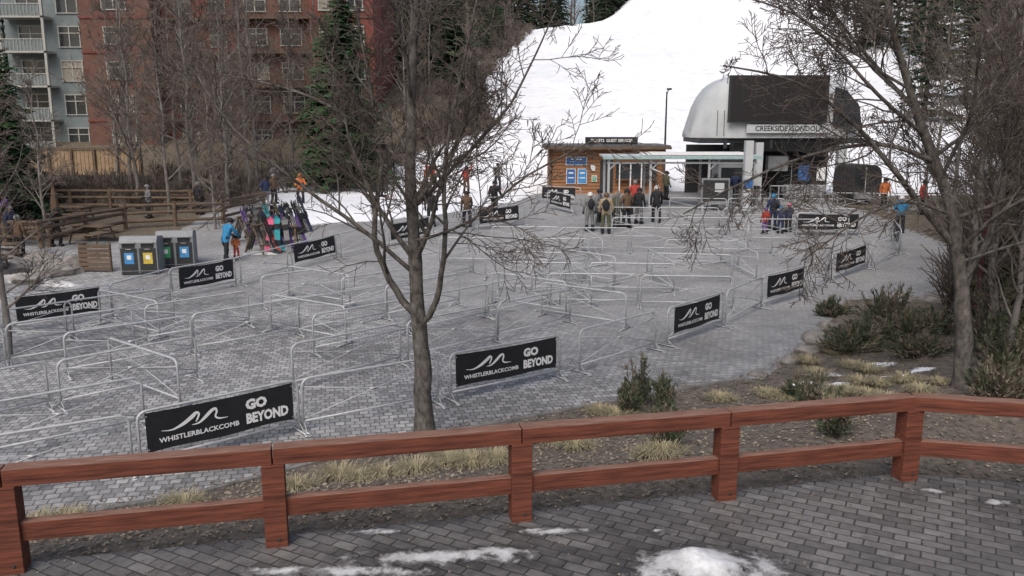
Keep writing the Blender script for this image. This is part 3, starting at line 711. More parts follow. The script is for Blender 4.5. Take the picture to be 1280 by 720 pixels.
for z in (2.9, 5.75, 8.6, 11.45, 14.3):
    for x0, x1, yb in ((-43.2, -39.3, 0), (-30.3, -24.2, 1.2), (-24, -17.2, .2)):
        cx = (x0+x1)/2; wd = x1-x0; dep = 1.5 if x0 < -40 else .9
        bc.box((cx, yb-dep/2-.1, z), (wd, dep, .16), M_frame if x0 < -40 else M_wood)
        mt = M_frame if x0 < -40 else M_wood
        bc.box((cx, yb-dep-.06, z+1.05), (wd, .07, .07), mt)
        if x0 < -40: bc.box((cx, yb-dep-.02, z+.55), (wd-.1, .02, .85), M_teal)
        nn = int(wd/.3)
        for k in range(nn+1): bc.box((x0+.05+k*(wd-.1)/nn, yb-dep-.06, z+.56), (.035, .04, .96), mt)
for x in (-43.1, -39.4): bc.box((x, -1.5, 8), (.2, .2, 18), M_frame)
bc.obj('balconies', parent=ab)
rf = MB()
for (x0, x1, y0, y1, z) in [(-43.8, -36, -1.2, 12.5, 20), (-37, -30, -2, 12.8, 21), (-31, -17, -.5, 13, 20.6), (-17.6, -11, -2, 12.5, 18)]:
    c_ = (x0+x1)/2; rf.prism([(x0, z), (x1, z), (x1, z+.25), (c_, z+3), (x0, z+.25)], 'y', y0, y1, M_roof)
rf.obj('roof', parent=ab)
dr = MB(); dr.box((-30.9, 1.1, 1.1), (1.1, .12, 2.2), M_dkmetal); dr.obj('door', parent=ab)
m = MB()
for k in range(29): m.box((-35.4+.29*k, 62, 2.75+R.uniform(-.02, .02)), (.26, .05, 1.8), M_tan)
for k in range(6): m.box((-35.4+1.65*k, 61.9, 2.6), (.16, .16, 2.3), M_wood)
m.box((-31.3, 61.95, 3.75), (8.6, .16, .1), M_wood); m.obj('board_fence')
def log_fence(x0, y0, x1, y1, h=1.3, name='log_fence'):
    m = MB(); L = math.hypot(x1-x0, y1-y0); n = max(1, int(L/2)); a = math.atan2(y1-y0, x1-x0)
    for k in range(n+1): m.tube([(k*L/n, 0, -.1), (k*L/n, 0, h+.1)], .1, 8, M_wood)
    for z in (.35, .75, h): m.tube([(-.2, 0, z), (L/2, .03, z+.02), (L+.2, 0, z)], .075, 8, M_wood)
    return m.obj(name, False, loc=(x0, y0, gz(x0, y0)), rz=a)
log_fence(-18.5, 40, -14.3, 41.5, 1.1); log_fence(-18.5, 40, -19.5, 34.5, 1.0); log_fence(-30, 37, -20, 36, 1.0); log_fence(-30, 45, -17, 44.5, 1.1); log_fence(-14.3, 41.5, -13.6, 46, 1.1)
def table(c, rz):
    m = MB()
    for k in range(5): m.box((0, -.32+.16*k, .75), (1.9, .14, .045), M_wood)
    for s in (-1, 1):
        for k in (0, 1): m.box((0, s*(.68+.15*k), .45), (1.9, .13, .045), M_wood)
        m.box((s*.7, 0, .4), (.08, 1.6, .08), M_wood); m.box((s*.7, 0, .69), (.08, .75, .07), M_wood)
        for q in (-1, 1): m.tube([(s*.75, q*.6, 0), (s*.75, q*.25, .72)], .045, 4, M_wood)
    m.obj('picnic_table', loc=c, rz=rz)
for (x, y) in [(-21.5, 37.5), (-24.5, 39), (-20.5, 33), (-23, 33.5), (-27.5, 41), (-22, 42), (-18, 46.5), (-19.5, 30.5), (-18.6, 37), (-25.5, 36)]: table((x, y, gz(x, y)), R.uniform(-.5, .5))
def umbrella(c, col):
    m = MB(); m.tube([(0, 0, 0), (0, 0, 2.5)], .03, 8, M_dkmetal); m.tube([(0, 0, 0), (0, 0, .07)], .28, 12, M_dkmetal)
    m.tube([(0, 0, .9), (0, 0, 1.3), (0, 0, 1.9), (0, 0, 2.45)], [.17, .2, .13, .04], 8, col); m.obj('folded_umbrella', loc=c)
umbrella((-23.5, 36.8, gz(-23.5, 36.8)), C['navy']); umbrella((-26.5, 39.4, gz(-26, 39)), C['black']); umbrella((-20.9, 38.4, gz(-20, 38)), C['brown'])

def bin_(c, rz, c1, c2):
    m = MB()
    prof = [(-.45, 0), (.45, 0), (.45, 1.22), (.36, 1.36), (-.3, 1.42), (-.45, 1.2)]
    m.prism(prof, 'x', -.68, .68, M_grey)
    m.box((0, -.452, .06), (1.3, .03, .1), M_dkmetal)
    for sx, col in ((-.34, c1), (.34, c2)):
        m.box((sx, -.456, .56), (.6, .015, .84), M_dkmetal); m.box((sx, -.466, .6), (.34, .01, .42), col); m.box((sx, -.472, .64), (.16, .006, .16), M_white)
        m.box((sx, -.458, 1.08), (.46, .02, .17), M_dkmetal); m.box((sx, -.5, 1.19), (.5, .1, .03), M_grey); m.tube([(sx-.1, -.49, .95), (sx+.1, -.49, .95)], .012, 5, M_galv)
    m.box((0, -.46, .6), (.03, .02, 1.15), M_grey)
    for sx in (-.6, .6): m.box((sx, 0, -.03), (.1, .8, .08), M_dkmetal)
    soft(m.obj('recycling_bin', loc=c, rz=rz), .01)
p = hit(180, 340); bin_(p, .1, M_cyan, M_yellow); p = hit(223, 332); bin_(p, .2, M_green, M_cyan)
m = MB()
for k in range(6): m.box((0, -.3, .12+.17*k), (1.2, .03, .14), M_wood); m.box((-.6, 0, .12+.17*k), (.03, .6, .14), M_wood)
for sx in (-.58, .58): m.box((sx, -.26, .55), (.07, .07, 1.1), M_wood)
m.obj('planter_box', loc=hit(125, 338))

# ------------------------------------------------------------------ ski racks
def ski(mb, p0, p1, nrm, w, col, th=.02, board=False):
    p0 = Vector(p0); p1 = Vector(p1); d = (p1-p0); L = d.length; d.normalize(); nrm = Vector(nrm); s = d.cross(nrm).normalized(); nn = s.cross(d).normalized()
    n = 12; vs = []; fs = []
    for i in range(n+1):
        t = i/n; ww = w/2*(1-.22*math.sin(math.pi*t)); e = min(t, 1-t)
        if e < .09: ww *= math.sqrt(max(.04, 1-(1-e/.09)**2))
        lift = .07*max(0, (t-.9)/.1)**2+(.05 if board else .01)*max(0, (.1-t)/.1)**2
        c_ = p0+d*(L*t)+nn*lift
        vs += [c_-s*ww-nn*th/2, c_+s*ww-nn*th/2, c_+s*ww+nn*th/2, c_-s*ww+nn*th/2]
    for i in range(n):
        for k in range(4): fs.append((i*4+k, i*4+(k+1) % 4, (i+1)*4+(k+1) % 4, (i+1)*4+k))
    fs += [(3, 2, 1, 0), (n*4, n*4+1, n*4+2, n*4+3)]
    mb.add(vs, fs, col)
    c_ = p0+d*L*.5+nn*.03; B = Matrix((s, d, nn)).transposed()
    if board:
        for q in (-.22, .22): mb.box(c_+d*L*q, (w*.8, .2, .09), C['black'], M=B)
    else: mb.box(c_, (w*.8, .3, .05), C['black'], M=B)
def rack(c, rz, seed, n=11):
    r = random.Random(seed); m = MB(); W = 2.4
    for s in (-1, 1): m.tube([(s*W/2, -.55, 0), (s*W/2, 0, 1.15), (s*W/2, .55, 0)], .045, 6, M_wood)
    m.tube([(-W/2-.1, 0, 1.15), (W/2+.1, 0, 1.15)], .05, 6, M_wood); m.tube([(-W/2, -.4, .35), (W/2, -.4, .35)], .035, 6, M_wood)
    cols = [C[k] for k in ('black', 'navy', 'teal', 'white', 'grey', 'olive', 'navy', 'grey', 'black', 'purple', 'brown', 'white', 'green', 'black', 'black', 'red', 'grey')]
    for k in range(n):
        x = -W/2+.12+(W-.24)*k/(n-1); sd = -1 if r.random() < .7 else 1
        if r.random() < .35: L = r.uniform(1.35, 1.5); ski(m, (x, sd*.75, .02), (x+r.uniform(-.12, .12), sd*.02, L), (0, sd, .4), .28, r.choice(cols+[C['pink']]), board=True)
        else:
            cc = r.choice(cols); L = r.uniform(1.4, 1.7)
            for q in (0, .11): ski(m, (x+q, sd*.7, .02), (x+q+r.uniform(-.06, .06), -sd*.02, L), (0, sd, .4), .1, cc)
            m.tube([(x-.06, sd*.6, 0), (x-.02, sd*.03, 1.25)], .012, 4, C['grey'])
    m.obj('ski_rack', loc=c, rz=rz)
for i, (u, v, rz) in enumerate([(346, 312, 1.0), (325, 300, 1.1), (355, 293, 1.1)]): rack(hit(u, v), rz, 20+i, 12)
m = MB(); ski(m, (-.5, 0, .02), (-.35, .35, 1.5), (0, -1, .3), .29, C['pink'], board=True); ski(m, (-.05, 0, .02), (-.1, .3, 1.55), (0, -1, .3), .29, C['teal'], board=True); ski(m, (.4, 0, .02), (.2, .35, 1.5), (0, -1, .3), .28, C['grey'], board=True)
for s in (-.7, .6): m.tube([(s, .1, 0), (s, .5, 1.15), (s, .9, 0)], .04, 6, M_wood)
m.tube([(-.8, .42, 1.1), (.7, .42, 1.1)], .05, 6, M_wood); m.obj('snowboard_rack', loc=hit(349, 317))

# ------------------------------------------------------------------ lift terminal
Y0 = 50.5
lt = empty('gondola_terminal', (0, Y0, gz(15, Y0)))
x0, x1 = 10.9, 21.3; zb, zt = 3.75, 7.4
s = MB(); vs = []; fs = []; nxs = 28; nc = 14
for i in range(nxs+1):
    t = i/nxs; x = lerp(x0, x1, t)
    el = min(1, (x-x0)/2.6); er = min(1, (x1-x)/2.8); e = math.sqrt(max(0, 1-(1-el)**2))*math.sqrt(max(0, 1-(1-er)**2))
    hgt = (zt-zb)*max(.12, e); dep = 2.8*max(.5, e)
    for k in range(nc+1):
        a = math.pi*k/nc; cy = -math.cos(a); sz_ = math.sin(a)
        vs.append((x, dep*math.copysign(abs(cy)**.45, cy)+2.8, zb+hgt*abs(sz_)**.55))
for i in range(nxs):
    for k in range(nc): fs.append((i*(nc+1)+k, i*(nc+1)+k+1, (i+1)*(nc+1)+k+1, (i+1)*(nc+1)+k))
fs.append(tuple(range(nc, -1, -1))); fs.append(tuple(nxs*(nc+1)+k for k in range(nc+1)))
s.add(vs, fs, M_ltgrey); s.obj('shell', True, parent=lt)
s = MB()
for x in (12.1, 12.5): s.tube([(x, -.1, zb+.1), (x, -.02, zb+1.6)], .02, 4, M_dkmetal)
s.prism([(18.9, 4.5), (20.6, 4.5), (20.4, 5.6), (19.6, 6.5), (18.9, 6.7)], 'y', -.09, -.03, M_glass); s.obj('side_window', parent=lt)
u_ = MB(); u_.box(((x0+x1)/2, 2.8, zb-.16), (x1-x0-.6, 5.0, .3), M_dkmetal)
for x in (12.6, 15.3, 18.2): u_.box((x, -.14, zb-.35), (.16, .2, .5), M_dkmetal)
u_.obj('underside', parent=lt)
s = MB(); s.box((15.55, -.26, 6.0), (5.8, .22, 2.7), M_dkmetal); s.box((15.55, -.375, 6.0), (5.6, .02, 2.52), M_screen)
for k in range(1, 8): s.box((12.75+5.6*k/8, -.388, 6.0), (.02, .006, 2.52), M_dkmetal)
for k in range(1, 4): s.box((15.55, -.389, 4.74+2.52*k/4), (5.6, .006, .02), M_dkmetal)
s.obj('screen', parent=lt)
s = MB(); s.box((16.2, -.2, 4.3), (4.8, .1, .5), M_ltgrey); put_text(s, 'CREEKSIDE GONDOLA', 14.3, 4.16, 4.0, .3, -.26, M_dkmetal, .02); s.obj('name_sign', parent=lt)
s = MB()
for (x, y, wd) in [(14.6, -.2, .42), (14.6, 5.2, .42), (19.8, 5.2, .5), (19.8, .6, .5)]: s.box((x, y, 1.75), (wd, wd, 3.5), M_ltgrey)
s.box((17.2, 2.6, 3.2), (7, 1.0, .6), M_grey); s.box((16.4, 6.4, 1.6), (9.5, .2, 3.2), M_dkmetal)
s.obj('columns', parent=lt)
s = MB()
s.box((13.2, 1.2, 1.2), (1.6, 1.8, 2.4), M_grey); s.box((13.2, .28, 1.5), (1.3, .04, 1.0), M_glass); s.box((13.2, 1.2, 2.46), (1.9, 2.1, .12), M_dkmetal)
s.box((17.6, .2, .5), (2.4, .5, 1.0), M_grey); s.box((17.4, -.1, 1.7), (.7, .08, .9), M_blue); s.box((18.4, -.1, 1.65), (.5, .08, .8), M_white)
s.box((16.2, 1.4, 2.2), (1.2, .6, .9), M_grey); s.box((18.6, 3.0, 1.3), (1.4, 1.4, 2.6), M_dkmetal)
for k in range(9): s.tube([(15.2+k*.5, -.9, 0), (15.2+k*.5, -.9, 1.0)], .03, 6, M_galv)
s.tube([(15.2, -.9, 1.0), (19.2, -.9, 1.0)], .03, 6, M_galv); s.tube([(15.2, -.9, .5), (19.2, -.9, .5)], .02, 6, M_galv)
for k in range(12):
    a = math.pi*k/11; s.box((17+3.6*math.cos(a), 2.8+1.9*math.sin(a), 3.0), (.3, .3, .22), M_dkmetal)
s.obj('machinery', parent=lt)
def cabin(c, rz, nm='gondola_cabin'):
    m = MB(); prof = []
    for k in range(24):
        a = 2*math.pi*k/24; cx, cz = math.cos(a), math.sin(a)
        prof.append((1.0*math.copysign(abs(cx)**.55, cx), 1.05+1.0*math.copysign(abs(cz)**.6, cz)))
    m.prism(prof, 'y', -.9, .9, M_dkmetal)
    m.box((0, -.905, 1.35), (1.35, .03, .95), M_glass); m.box((0, .905, 1.35), (1.35, .03, .95), M_glass)
    m.box((-.02, -.925, 1.1), (.04, .02, 1.6), M_ltgrey)
    m.tube([(0, 0, 2.05), (0, 0, 2.6), (.35, 0, 3.1), (.35, 0, 3.6)], .06, 6, M_grey); m.box((0, -.98, .3), (1.3, .14, .35), M_grey)
    m.obj(nm, loc=c, rz=rz)
cabin((20.1, 49.2, 1.25), .15); cabin((17.2, 53.5, 1.3), .2)
cn = empty('queue_canopy', (0, 47.5, 1.0)); s = MB()
s.box((9.3, 0, 2.85), (8.6, 2.6, .1), M_ltgrey); s.box((9.3, -1.33, 2.8), (8.7, .06, .18), M_tealm); s.box((9.9, -.6, 3.0), (5.6, 1.0, .14), M_white); s.obj('roof', parent=cn)
s = MB()
for x in (5.3, 7.6, 10.8, 13.3):
    for y in (-1.1, 1.1): s.box((x, y, 1.4), (.12, .12, 2.8), M_galv)
for x in (5.3, 7.6, 10.8): s.tube([(x, -1.1, 2.1), (x+.7, -1.1, 2.78)], .04, 5, M_galv)
s.box((9.3, -1.1, 2.5), (8.2, .08, .1), M_galv)
for x in (5.9, 6.5, 7.1): s.box((x, -1.1, 1.6), (.06, .06, 1.8), M_white)
s.obj('frame', parent=cn)
s = MB()
for k in range(5):
    x = 10.4+k*.75; s.box((x, -1.3, .55), (.22, .7, 1.1), M_grey); s.box((x, -1.3, 1.18), (.26, .5, .16), M_dkmetal); s.tube([(x+.12, -1.3, .8), (x+.55, -1.3, .8)], .02, 5, M_galv)
s.obj('ticket_gates', parent=cn)
s = MB(); s.box((0, 0, 1.9), (.4, .4, 3.8), M_ltgrey); s.box((0, -.24, 1.6), (.45, .04, .4), M_blue); s.box((0, 0, .1), (.8, .8, .2), M_grey); s.obj('steel_column', loc=(12.3, 44.2, .95))
s = MB(); s.box((0, 0, 1.1), (1.5, .14, 1.4), M_grey); s.box((0, -.08, 1.15), (1.35, .02, 1.1), M_dkmetal); s.box((.2, -.1, 1.3), (.5, .01, .5), M_ltgrey)
for sx in (-.65, .65): s.box((sx, .02, .5), (.1, .1, 1.0), M_galv)
s.obj('notice_board', loc=(10.9, 45.2, .95))
hy = 56.0; hb = empty('ticket_hut', (2.5, hy, gz(5, hy)+.1)); W = 7.5; H = 2.8
s = MB(); s.box((W/2, 2, H/2-.15), (W, 4, H+.3), M_hut)
for k in range(12): s.box((W/2, -.012, .2+k*.22), (W+.02, .03, .03), M_wood)
for x in (0, W): s.box((x, -.02, H/2), (.16, .16, H), M_wood)
s.obj('walls', parent=hb)
s = MB(); s.box((W/2, 1.7, H+.12), (W+.7, 5.2, .18), M_wood); s.box((W/2, 1.7, H+.25), (W+.6, 5.0, .08), M_roof); s.obj('roof', parent=hb)
s = MB(); s.box((W/2+.2, -.7, H+.58), (3.4, .12, .48), M_black); put_text(s, 'TICKETS  GUEST SERVICES', W/2-1.15, H+.5, 2.7, .2, -.79, M_white)
for sx in (-1.2, 1.5): s.box((W/2+sx, -.6, H+.4), (.08, .08, .3), M_dkmetal)
s.obj('roof_sign', parent=hb)
s = MB()
for (x, z, w_, h_, mm) in [(1.75, 2.05, 1.4, .55, M_blue), (1.4, 1.05, .62, 1.0, M_blue), (2.15, 1.05, .62, 1.0, M_cyan), (2.85, 1.6, .3, .4, M_white), (2.95, .9, .35, .4, M_green)]:
    s.box((x, -.05, z), (w_, .04, h_), M_white); s.box((x, -.075, z), (w_-.08, .02, h_-.08), mm)
    s.box((x, -.09, z+h_*.22), (w_*.5, .01, h_*.1), M_white); s.box((x, -.09, z-h_*.1), (w_*.6, .01, h_*.07), M_white)
s.obj('posters', parent=hb)
s = MB(); s.box((5.7, -.04, 1.45), (2.6, .06, 1.1), M_glass)
for x in (4.4, 5.7, 7.0): s.box((x, -.08, 1.45), (.08, .06, 1.2), M_dkmetal)
s.box((5.7, -.25, .85), (2.8, .5, .06), M_wood); s.box((3.75, -.03, 1.05), (.85, .05, 2.1), M_dkmetal); s.obj('windows', parent=hb)
s = MB(); s.tube([(0, 0, 0), (0, 0, 6.6)], [.09, .05], 8, M_dkmetal); s.tube([(0, 0, 6.4), (.05, -.4, 6.75)], .03, 6, M_dkmetal); s.box((.05, -.6, 6.75), (.26, .5, .12), M_dkmetal); s.obj('lamp_post', loc=(10.6, 59, gz(10.6, 59)))
p = hit(1218, 405)
s = MB(); s.tube([(0, 0, 0), (0, 0, .5), (0, 0, .55), (0, 0, 4.2)], [.14, .12, .08, .06], 10, M_lamp)
s.tube([(0, 0, 1.1), (0, 0, 1.16)], .1, 10, M_lamp); s.tube([(0, 0, 4.2), (0, 0, 4.25), (0, 0, 4.6), (0, 0, 4.8)], [.1, .17, .2, .03], 8, M_ltgrey); s.obj('lamp_post', loc=p)
s = MB(); zt_ = gz(36, 95); s.tube([(0, 0, 0), (0, 0, 16)], [.4, .26], 12, M_ltgrey); s.box((0, 0, 16), (5.6, .4, .4), M_grey)
for sx in (-2.6, 2.6):
    s.box((sx, 0, 16.3), (.2, 3.2, .3), M_grey)
    for k in range(6): s.tube([(sx-.1, -1.4+k*.56, 16.6), (sx+.1, -1.4+k*.56, 16.6)], .24, 10, M_dkmetal)
for k in range(22): s.box((.0, -.55, 1+k*.7), (.5, .04, .04), M_galv)
for sx in (-.25, .25): s.box((sx, -.55, 8), (.04, .04, 15.5), M_galv)
s.obj('lift_tower', loc=(36, 95, zt_-2))

# ------------------------------------------------------------------ people
def person(name, loc, face, jacket, pants, helmet, pose='stand', h=1.78, skis=None, seed=0):
    r = random.Random(seed); J = {}
    lean = {'stand': .0, 'ski': .16, 'walk': .08, 'up': .02, 'bend': .42}[pose]
    st = .0 if pose in ('stand', 'up') else .16
    def up(z): return -lean*(z-.9)
    J['pel'] = (0, 0, .95); J['sp'] = (0, up(1.15), 1.15); J['ch'] = (0, up(1.38), 1.38); J['nk'] = (0, up(1.5)-.01, 1.5); J['hd'] = (0, up(1.6)-.03, 1.6); J['ht'] = (0, up(1.7)-.02, 1.7)
    for s_, n_ in ((-1, 'l'), (1, 'r')):
        f = st*s_+r.uniform(-.02, .02)
        J[n_+'hip'] = (s_*.1, 0, .9); J[n_+'kn'] = (s_*.13, -.05-f*.9, .5); J[n_+'an'] = (s_*.14, .02-f*.6, .1); J[n_+'to'] = (s_*.16, -.17-f*.6, .055)
        sy = up(1.4); J[n_+'sh'] = (s_*.2, sy, 1.42)
        if pose == 'up' and s_ == 1: J[n_+'el'] = (s_*.36, sy-.05, 1.6); J[n_+'wr'] = (s_*.34, sy-.12, 1.86)
        elif pose in ('ski', 'up'): J[n_+'el'] = (s_*.3, sy-.06, 1.16); J[n_+'wr'] = (s_*.27, sy-.28, 1.06)
        elif pose == 'bend': J[n_+'el'] = (s_*.26, sy-.16, 1.16); J[n_+'wr'] = (s_*.16, sy-.36, 1.02)
        elif pose == 'walk': J[n_+'el'] = (s_*.27, sy+f*.5, 1.15); J[n_+'wr'] = (s_*.27, sy-.14+f*.8, .95)
        elif seed % 3 == 1: J[n_+'el'] = (s_*.29, sy, 1.15); J[n_+'wr'] = (s_*.2, sy-.24, 1.1+.03*s_)
        else: J[n_+'el'] = (s_*.28, sy+.02, 1.14); J[n_+'wr'] = (s_*.28, sy-.1, .9)
    names = list(J); E = [('pel', 'sp'), ('sp', 'ch'), ('ch', 'nk'), ('nk', 'hd'), ('hd', 'ht')]
    for n_ in 'lr': E += [('pel', n_+'hip'), (n_+'hip', n_+'kn'), (n_+'kn', n_+'an'), (n_+'an', n_+'to'), ('ch', n_+'sh'), (n_+'sh', n_+'el'), (n_+'el', n_+'wr')]
    Rd = dict(pel=.16, sp=.165, ch=.17, nk=.065, hd=.1, ht=.085, hip=.115, kn=.085, an=.07, to=.055, sh=.095, el=.068, wr=.05)
    me = bpy.data.meshes.new('sk'); me.from_pydata([J[n_] for n_ in names], [(names.index(a), names.index(b_)) for a, b_ in E], [])
    o = bpy.data.objects.new('sk', me); COL.objects.link(o); o.modifiers.new('s', 'SKIN'); sub = o.modifiers.new('u', 'SUBSURF'); sub.levels = 1; sub.render_levels = 1
    for i, n_ in enumerate(names):
        k = n_ if n_ in Rd else n_[1:]; v_ = me.skin_vertices[0].data[i]; v_.radius = (Rd[k], Rd[k]*(.8 if n_ in ('sp', 'ch', 'pel') else 1)); v_.use_root = (i == 0)
    bpy.context.view_layer.update(); dg = bpy.context.evaluated_depsgraph_get(); em = o.evaluated_get(dg).to_mesh()
    mb = MB(); V = [tuple(p.co) for p in em.vertices]; FF = [tuple(p.vertices) for p in em.polygons]
    groups = {}
    seg = [(Vector(J[a]), Vector(J[b_]), a, b_) for a, b_ in E]
    for f in FF:
        c_ = sum((Vector(V[k]) for k in f), Vector())/len(f); best = 9; bn = None
        for a, b_, na, nb_ in seg:
            t = max(0, min(1, (c_-a).dot(b_-a)/(b_-a).length_squared)); d = (a+(b_-a)*t-c_).length
            if d < best: best = d; bn = (na, nb_)
        if bn[1][1:] in ('kn',) or (bn[1][1:] == 'an'): m_ = pants
        elif bn[1][1:] == 'to' or c_.z < .16: m_ = C['black']
        elif bn[1] in ('hd', 'ht'): m_ = M_skin
        elif bn[1] == 'nk' and c_.z > 1.47: m_ = jacket
        elif bn[1][1:] == 'hip' or c_.z < .86: m_ = pants
        else: m_ = jacket
        if c_.z > .8 and c_.z < 1.0 and bn[1][1:] in ('hip', 'kn'): m_ = jacket if c_.z > .86 else pants
        groups.setdefault(m_.name, (m_, []))[1].append(f)
    mb.v.extend(V)
    for m_, fl in groups.values():
        i = mb.mi(m_)
        for f in fl: mb.f.append(f); mb.m.append(i)
    bpy.data.objects.remove(o)
    hd = Vector(J['hd'])
    mb.ell(hd+Vector((0, .015, .05)), (.125, .145, .135), helmet, 14, 7, z0=-.25)
    mb.box(hd+Vector((0, -.115, .035)), (.17, .05, .07), C['black'])
    mb.ell(hd+Vector((0, -.125, -.025)), (.018, .022, .03), M_skin, 6, 4); mb.box(hd+Vector((0, -.105, -.07)), (.05, .015, .012), C['brown'])
    for s_ in (-1, 1): mb.ell(hd+Vector((s_*.115, .0, -.01)), (.02, .035, .05), helmet, 6, 4)
    mb.tube([Vector(J['nk'])-Vector((0, 0, .03)), Vector(J['nk'])+Vector((0, 0, .05))], [.1, .085], 10, jacket)
    gl = C['black']
    for n_, s_ in (('l', -1), ('r', 1)):
        w_ = Vector(J[n_+'wr']); d = (w_-Vector(J[n_+'el'])).normalized(); side = d.cross(Vector((0, 0, 1)))
        side = side.normalized() if side.length > .2 else Vector((1, 0, 0))
        inn = d.cross(side).normalized()
        mb.tube([w_-d*.03, w_+d*.04, w_+d*.09], [.045, .046, .04], 8, gl)
        for k in range(4):
            b0 = w_+d*.08+side*(-.03+.02*k); ln = (.06, .075, .07, .055)[k]; mb.tube([b0, b0+d*ln*.5, b0+d*ln*.75+inn*ln*.45], [.012, .011, .009], 5, gl)
        b0 = w_+d*.03+side*.04; mb.tube([b0, b0+side*.02+d*.04, b0+side*.015+d*.065+inn*.02], [.014, .012, .01], 5, gl)
    for n_ in 'lr':
        a = Vector(J[n_+'an']); mb.box(a+Vector((0, -.06, -.035)), (.11, .31, .1), C['black']); mb.tube([a+Vector((0, 0, -.02)), a+Vector((0, -.03, .2))], [.075, .085], 8, C['black'])
    if skis == 'on':
        for n_ in 'lr':
            a = Vector(J[n_+'an']); ski(mb, (a.x, a.y+.8, .015), (a.x, a.y-.9, .015), (0, 0, 1), .1, C['red'])
            w_ = Vector(J[n_+'wr']); mb.tube([w_+Vector((0, -.05, .08)), (w_.x*1.3, w_.y-.1, .02)], .011, 5, C['grey'])
    elif skis == 'carry':
        for q in (0, .09): ski(mb, (.24+q*.3, -.9, 1.15+q*.2), (.24+q*.3, .85, 1.9+q*.2), (1, 0, 0), .1, C['white'])
    elif skis == 'board': ski(mb, (.36, -.15, .3), (.4, .0, 1.75), (1, 0, 0), .28, C['orange'], board=True)
    elif skis == 'upright':
        for q in (0, .1): ski(mb, (.36+q, -.18, .0), (.34+q, -.1, 1.68), (0, -1, 0), .1, C['grey'])
    elif skis == 'pack': mb.ell(Vector((0, up(1.25)+.2, 1.25)), (.16, .1, .25), C['black'], 10, 8)
    mb.v = [(x*h/1.78, y*h/1.78, z*h/1.78) for x, y, z in mb.v]
    return mb.obj(name, True, loc=loc, rz=face)
PP = [
 (283, 329, 2.6, 'blue', 'black', 'black', 'bend', 1.8, None), (296, 325, .6, 'orange', 'red', 'black', 'stand', 1.0, None),
 (376, 254, .4, 'orange', 'black', 'orange', 'ski', 1.75, None), (343, 255, 1, 'brown', 'black', 'grey', 'stand', 1.75, None), (333, 258, 4, 'navy', 'grey', 'black', 'stand', 1.75, None),
 (584, 284, 3.4, 'brown', 'black', 'black', 'walk', 1.75, None), (539, 283, .3, 'black', 'black', 'black', 'stand', 1.8, None), (618, 270, 2.8, 'black', 'black', 'black', 'walk', 1.85, 'pack'),
 (622, 236, .2, 'grey', 'black', 'black', 'ski', 1.8, 'on'), (583, 242, .4, 'red', 'brown', 'black', 'up', 1.85, None), (541, 234, .2, 'red', 'black', 'black', 'stand', 1.8, None), (533, 240, 2.0, 'orange', 'black', 'red', 'walk', 1.8, 'on'), (510, 248, 1.5, 'tan', 'black', 'black', 'stand', 1.75, None), (475, 246, 1.5, 'navy', 'black', 'white', 'ski', 1.75, 'on'),
 (737, 289, 3.3, 'grey', 'grey', 'white', 'stand', 1.85, 'pack'), (757, 292, 3.0, 'tan', 'olive', 'brown', 'stand', 1.92, 'pack'), (783, 285, 3.5, 'brown', 'black', 'black', 'stand', 1.9, 'upright'), (798, 280, 2.6, 'black', 'grey', 'black', 'stand', 1.8, None), (820, 278, 3.1, 'black', 'black', 'white', 'walk', 1.85, None), (748, 281, 1.0, 'grey', 'black', 'black', 'stand', 1.75, None), (793, 268, 3.1, 'red', 'black', 'grey', 'stand', 1.8, None), (770, 284, 2.2, 'olive', 'black', 'tan', 'stand', 1.7, 'upright'),
 (965, 288, 3.1, 'navy', 'navy', 'blue', 'stand', 1.75, 'pack'), (956, 293, 3.4, 'red', 'purple', 'purple', 'stand', 1.25, None), (975, 292, 2.9, 'navy', 'navy', 'blue', 'stand', 1.3, None), (985, 290, 3.3, 'navy', 'black', 'pink', 'stand', 1.35, None),
 (1104, 262, .2, 'orange', 'black', 'black', 'stand', 1.75, None), (1152, 268, .6, 'red', 'black', 'black', 'stand', 1.8, None), (1124, 291, 2.8, 'blue', 'black', 'white', 'stand', 1.75, None), (1082, 255, 1, 'navy', 'black', 'blue', 'stand', 1.75, None), (893, 254, 3, 'black', 'black', 'grey', 'stand', 1.78, None), (918, 252, 3, 'navy', 'black', 'black', 'walk', 1.78, None), (832, 250, 2, 'olive', 'black', 'black', 'stand', 1.78, 'carry'), (1240, 262, 2, 'navy', 'black', 'black', 'stand', 1.78, None)]
for i, (u, v, fc, j, p_, hm, ps, hh_, sk_) in enumerate(PP):
    person('child_skier' if hh_ < 1.4 else 'skier', hit(u, v), fc, C[j], C[p_], C[hm], ps, hh_, sk_, i)
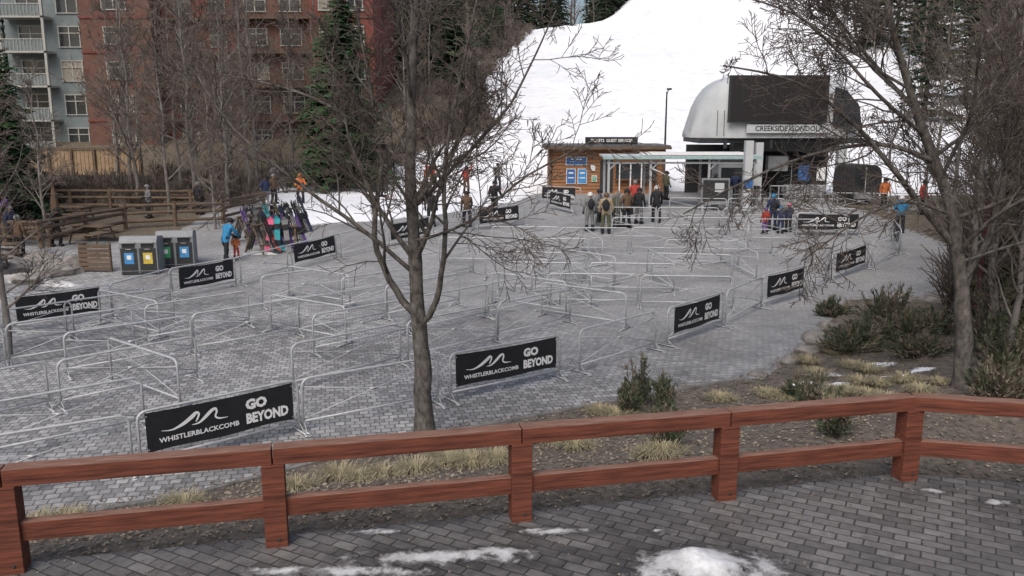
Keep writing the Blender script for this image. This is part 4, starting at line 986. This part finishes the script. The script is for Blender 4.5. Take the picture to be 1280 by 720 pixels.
for i, (x, y, j) in enumerate([(-21.8, 36.4, 'navy'), (-24, 40.2, 'purple'), (-20.3, 34.3, 'brown'), (-26.8, 42, 'red'), (-18.6, 43, 'grey'), (-22.4, 34.6, 'grey'), (-16.4, 44, 'black'), (-19.8, 36.2, 'black'), (-23.4, 37.8, 'red')]):
    person('skier', (x, y, gz(x, y)), R.uniform(0, 6), C[j], C['black'], C['black' if i % 2 else 'grey'], 'bend' if i % 2 else 'stand', 1.72, None, 90+i)
for i, (u, v, rx, ry, h) in enumerate([(30, 352, 1.1, .4, .22), (75, 357, .7, .3, .12), (320, 318, .8, .2, .1)]):
    blob(hit(u, v), rx, ry, h, M_snow, 'snow_pile', 80+i, loose=.5)

# ------------------------------------------------------------------ light, world, camera
w = bpy.data.worlds.new('World'); scene.world = w; w.use_nodes = True; nt = w.node_tree
sky = nt.nodes.new('ShaderNodeTexSky'); sky.sky_type = 'NISHITA'; sky.sun_disc = False
EL, AZ = math.radians(50), math.radians(200)
sky.sun_elevation = EL; sky.sun_rotation = AZ; sky.air_density = 1.0; sky.dust_density = 5.0; sky.ozone_density = 1.0
nt.links.new(sky.outputs[0], nt.nodes['Background'].inputs[0]); nt.nodes['Background'].inputs[1].default_value = .15
sl = bpy.data.lights.new('sun', 'SUN'); sl.energy = 1.5; sl.angle = math.radians(40); sl.color = (1, .98, .95)
so = bpy.data.objects.new('sun', sl); COL.objects.link(so)
dirv = Vector((math.sin(AZ)*math.cos(EL), math.cos(AZ)*math.cos(EL), math.sin(EL)))
so.rotation_euler = dirv.to_track_quat('Z', 'Y').to_euler(); so.location = (0, 0, 60)
cam = bpy.data.cameras.new('camera'); cam.sensor_width = 36; cam.lens = 36*F/1280; cam.clip_end = 3000; cam.clip_start = .1
co = bpy.data.objects.new('camera', cam); COL.objects.link(co); co.location = (0, 0, CH); co.rotation_euler = (math.pi/2-PITCH, 0, 0); scene.camera = co
scene.view_settings.view_transform = 'Standard'; scene.view_settings.look = 'None'; scene.view_settings.exposure = 0
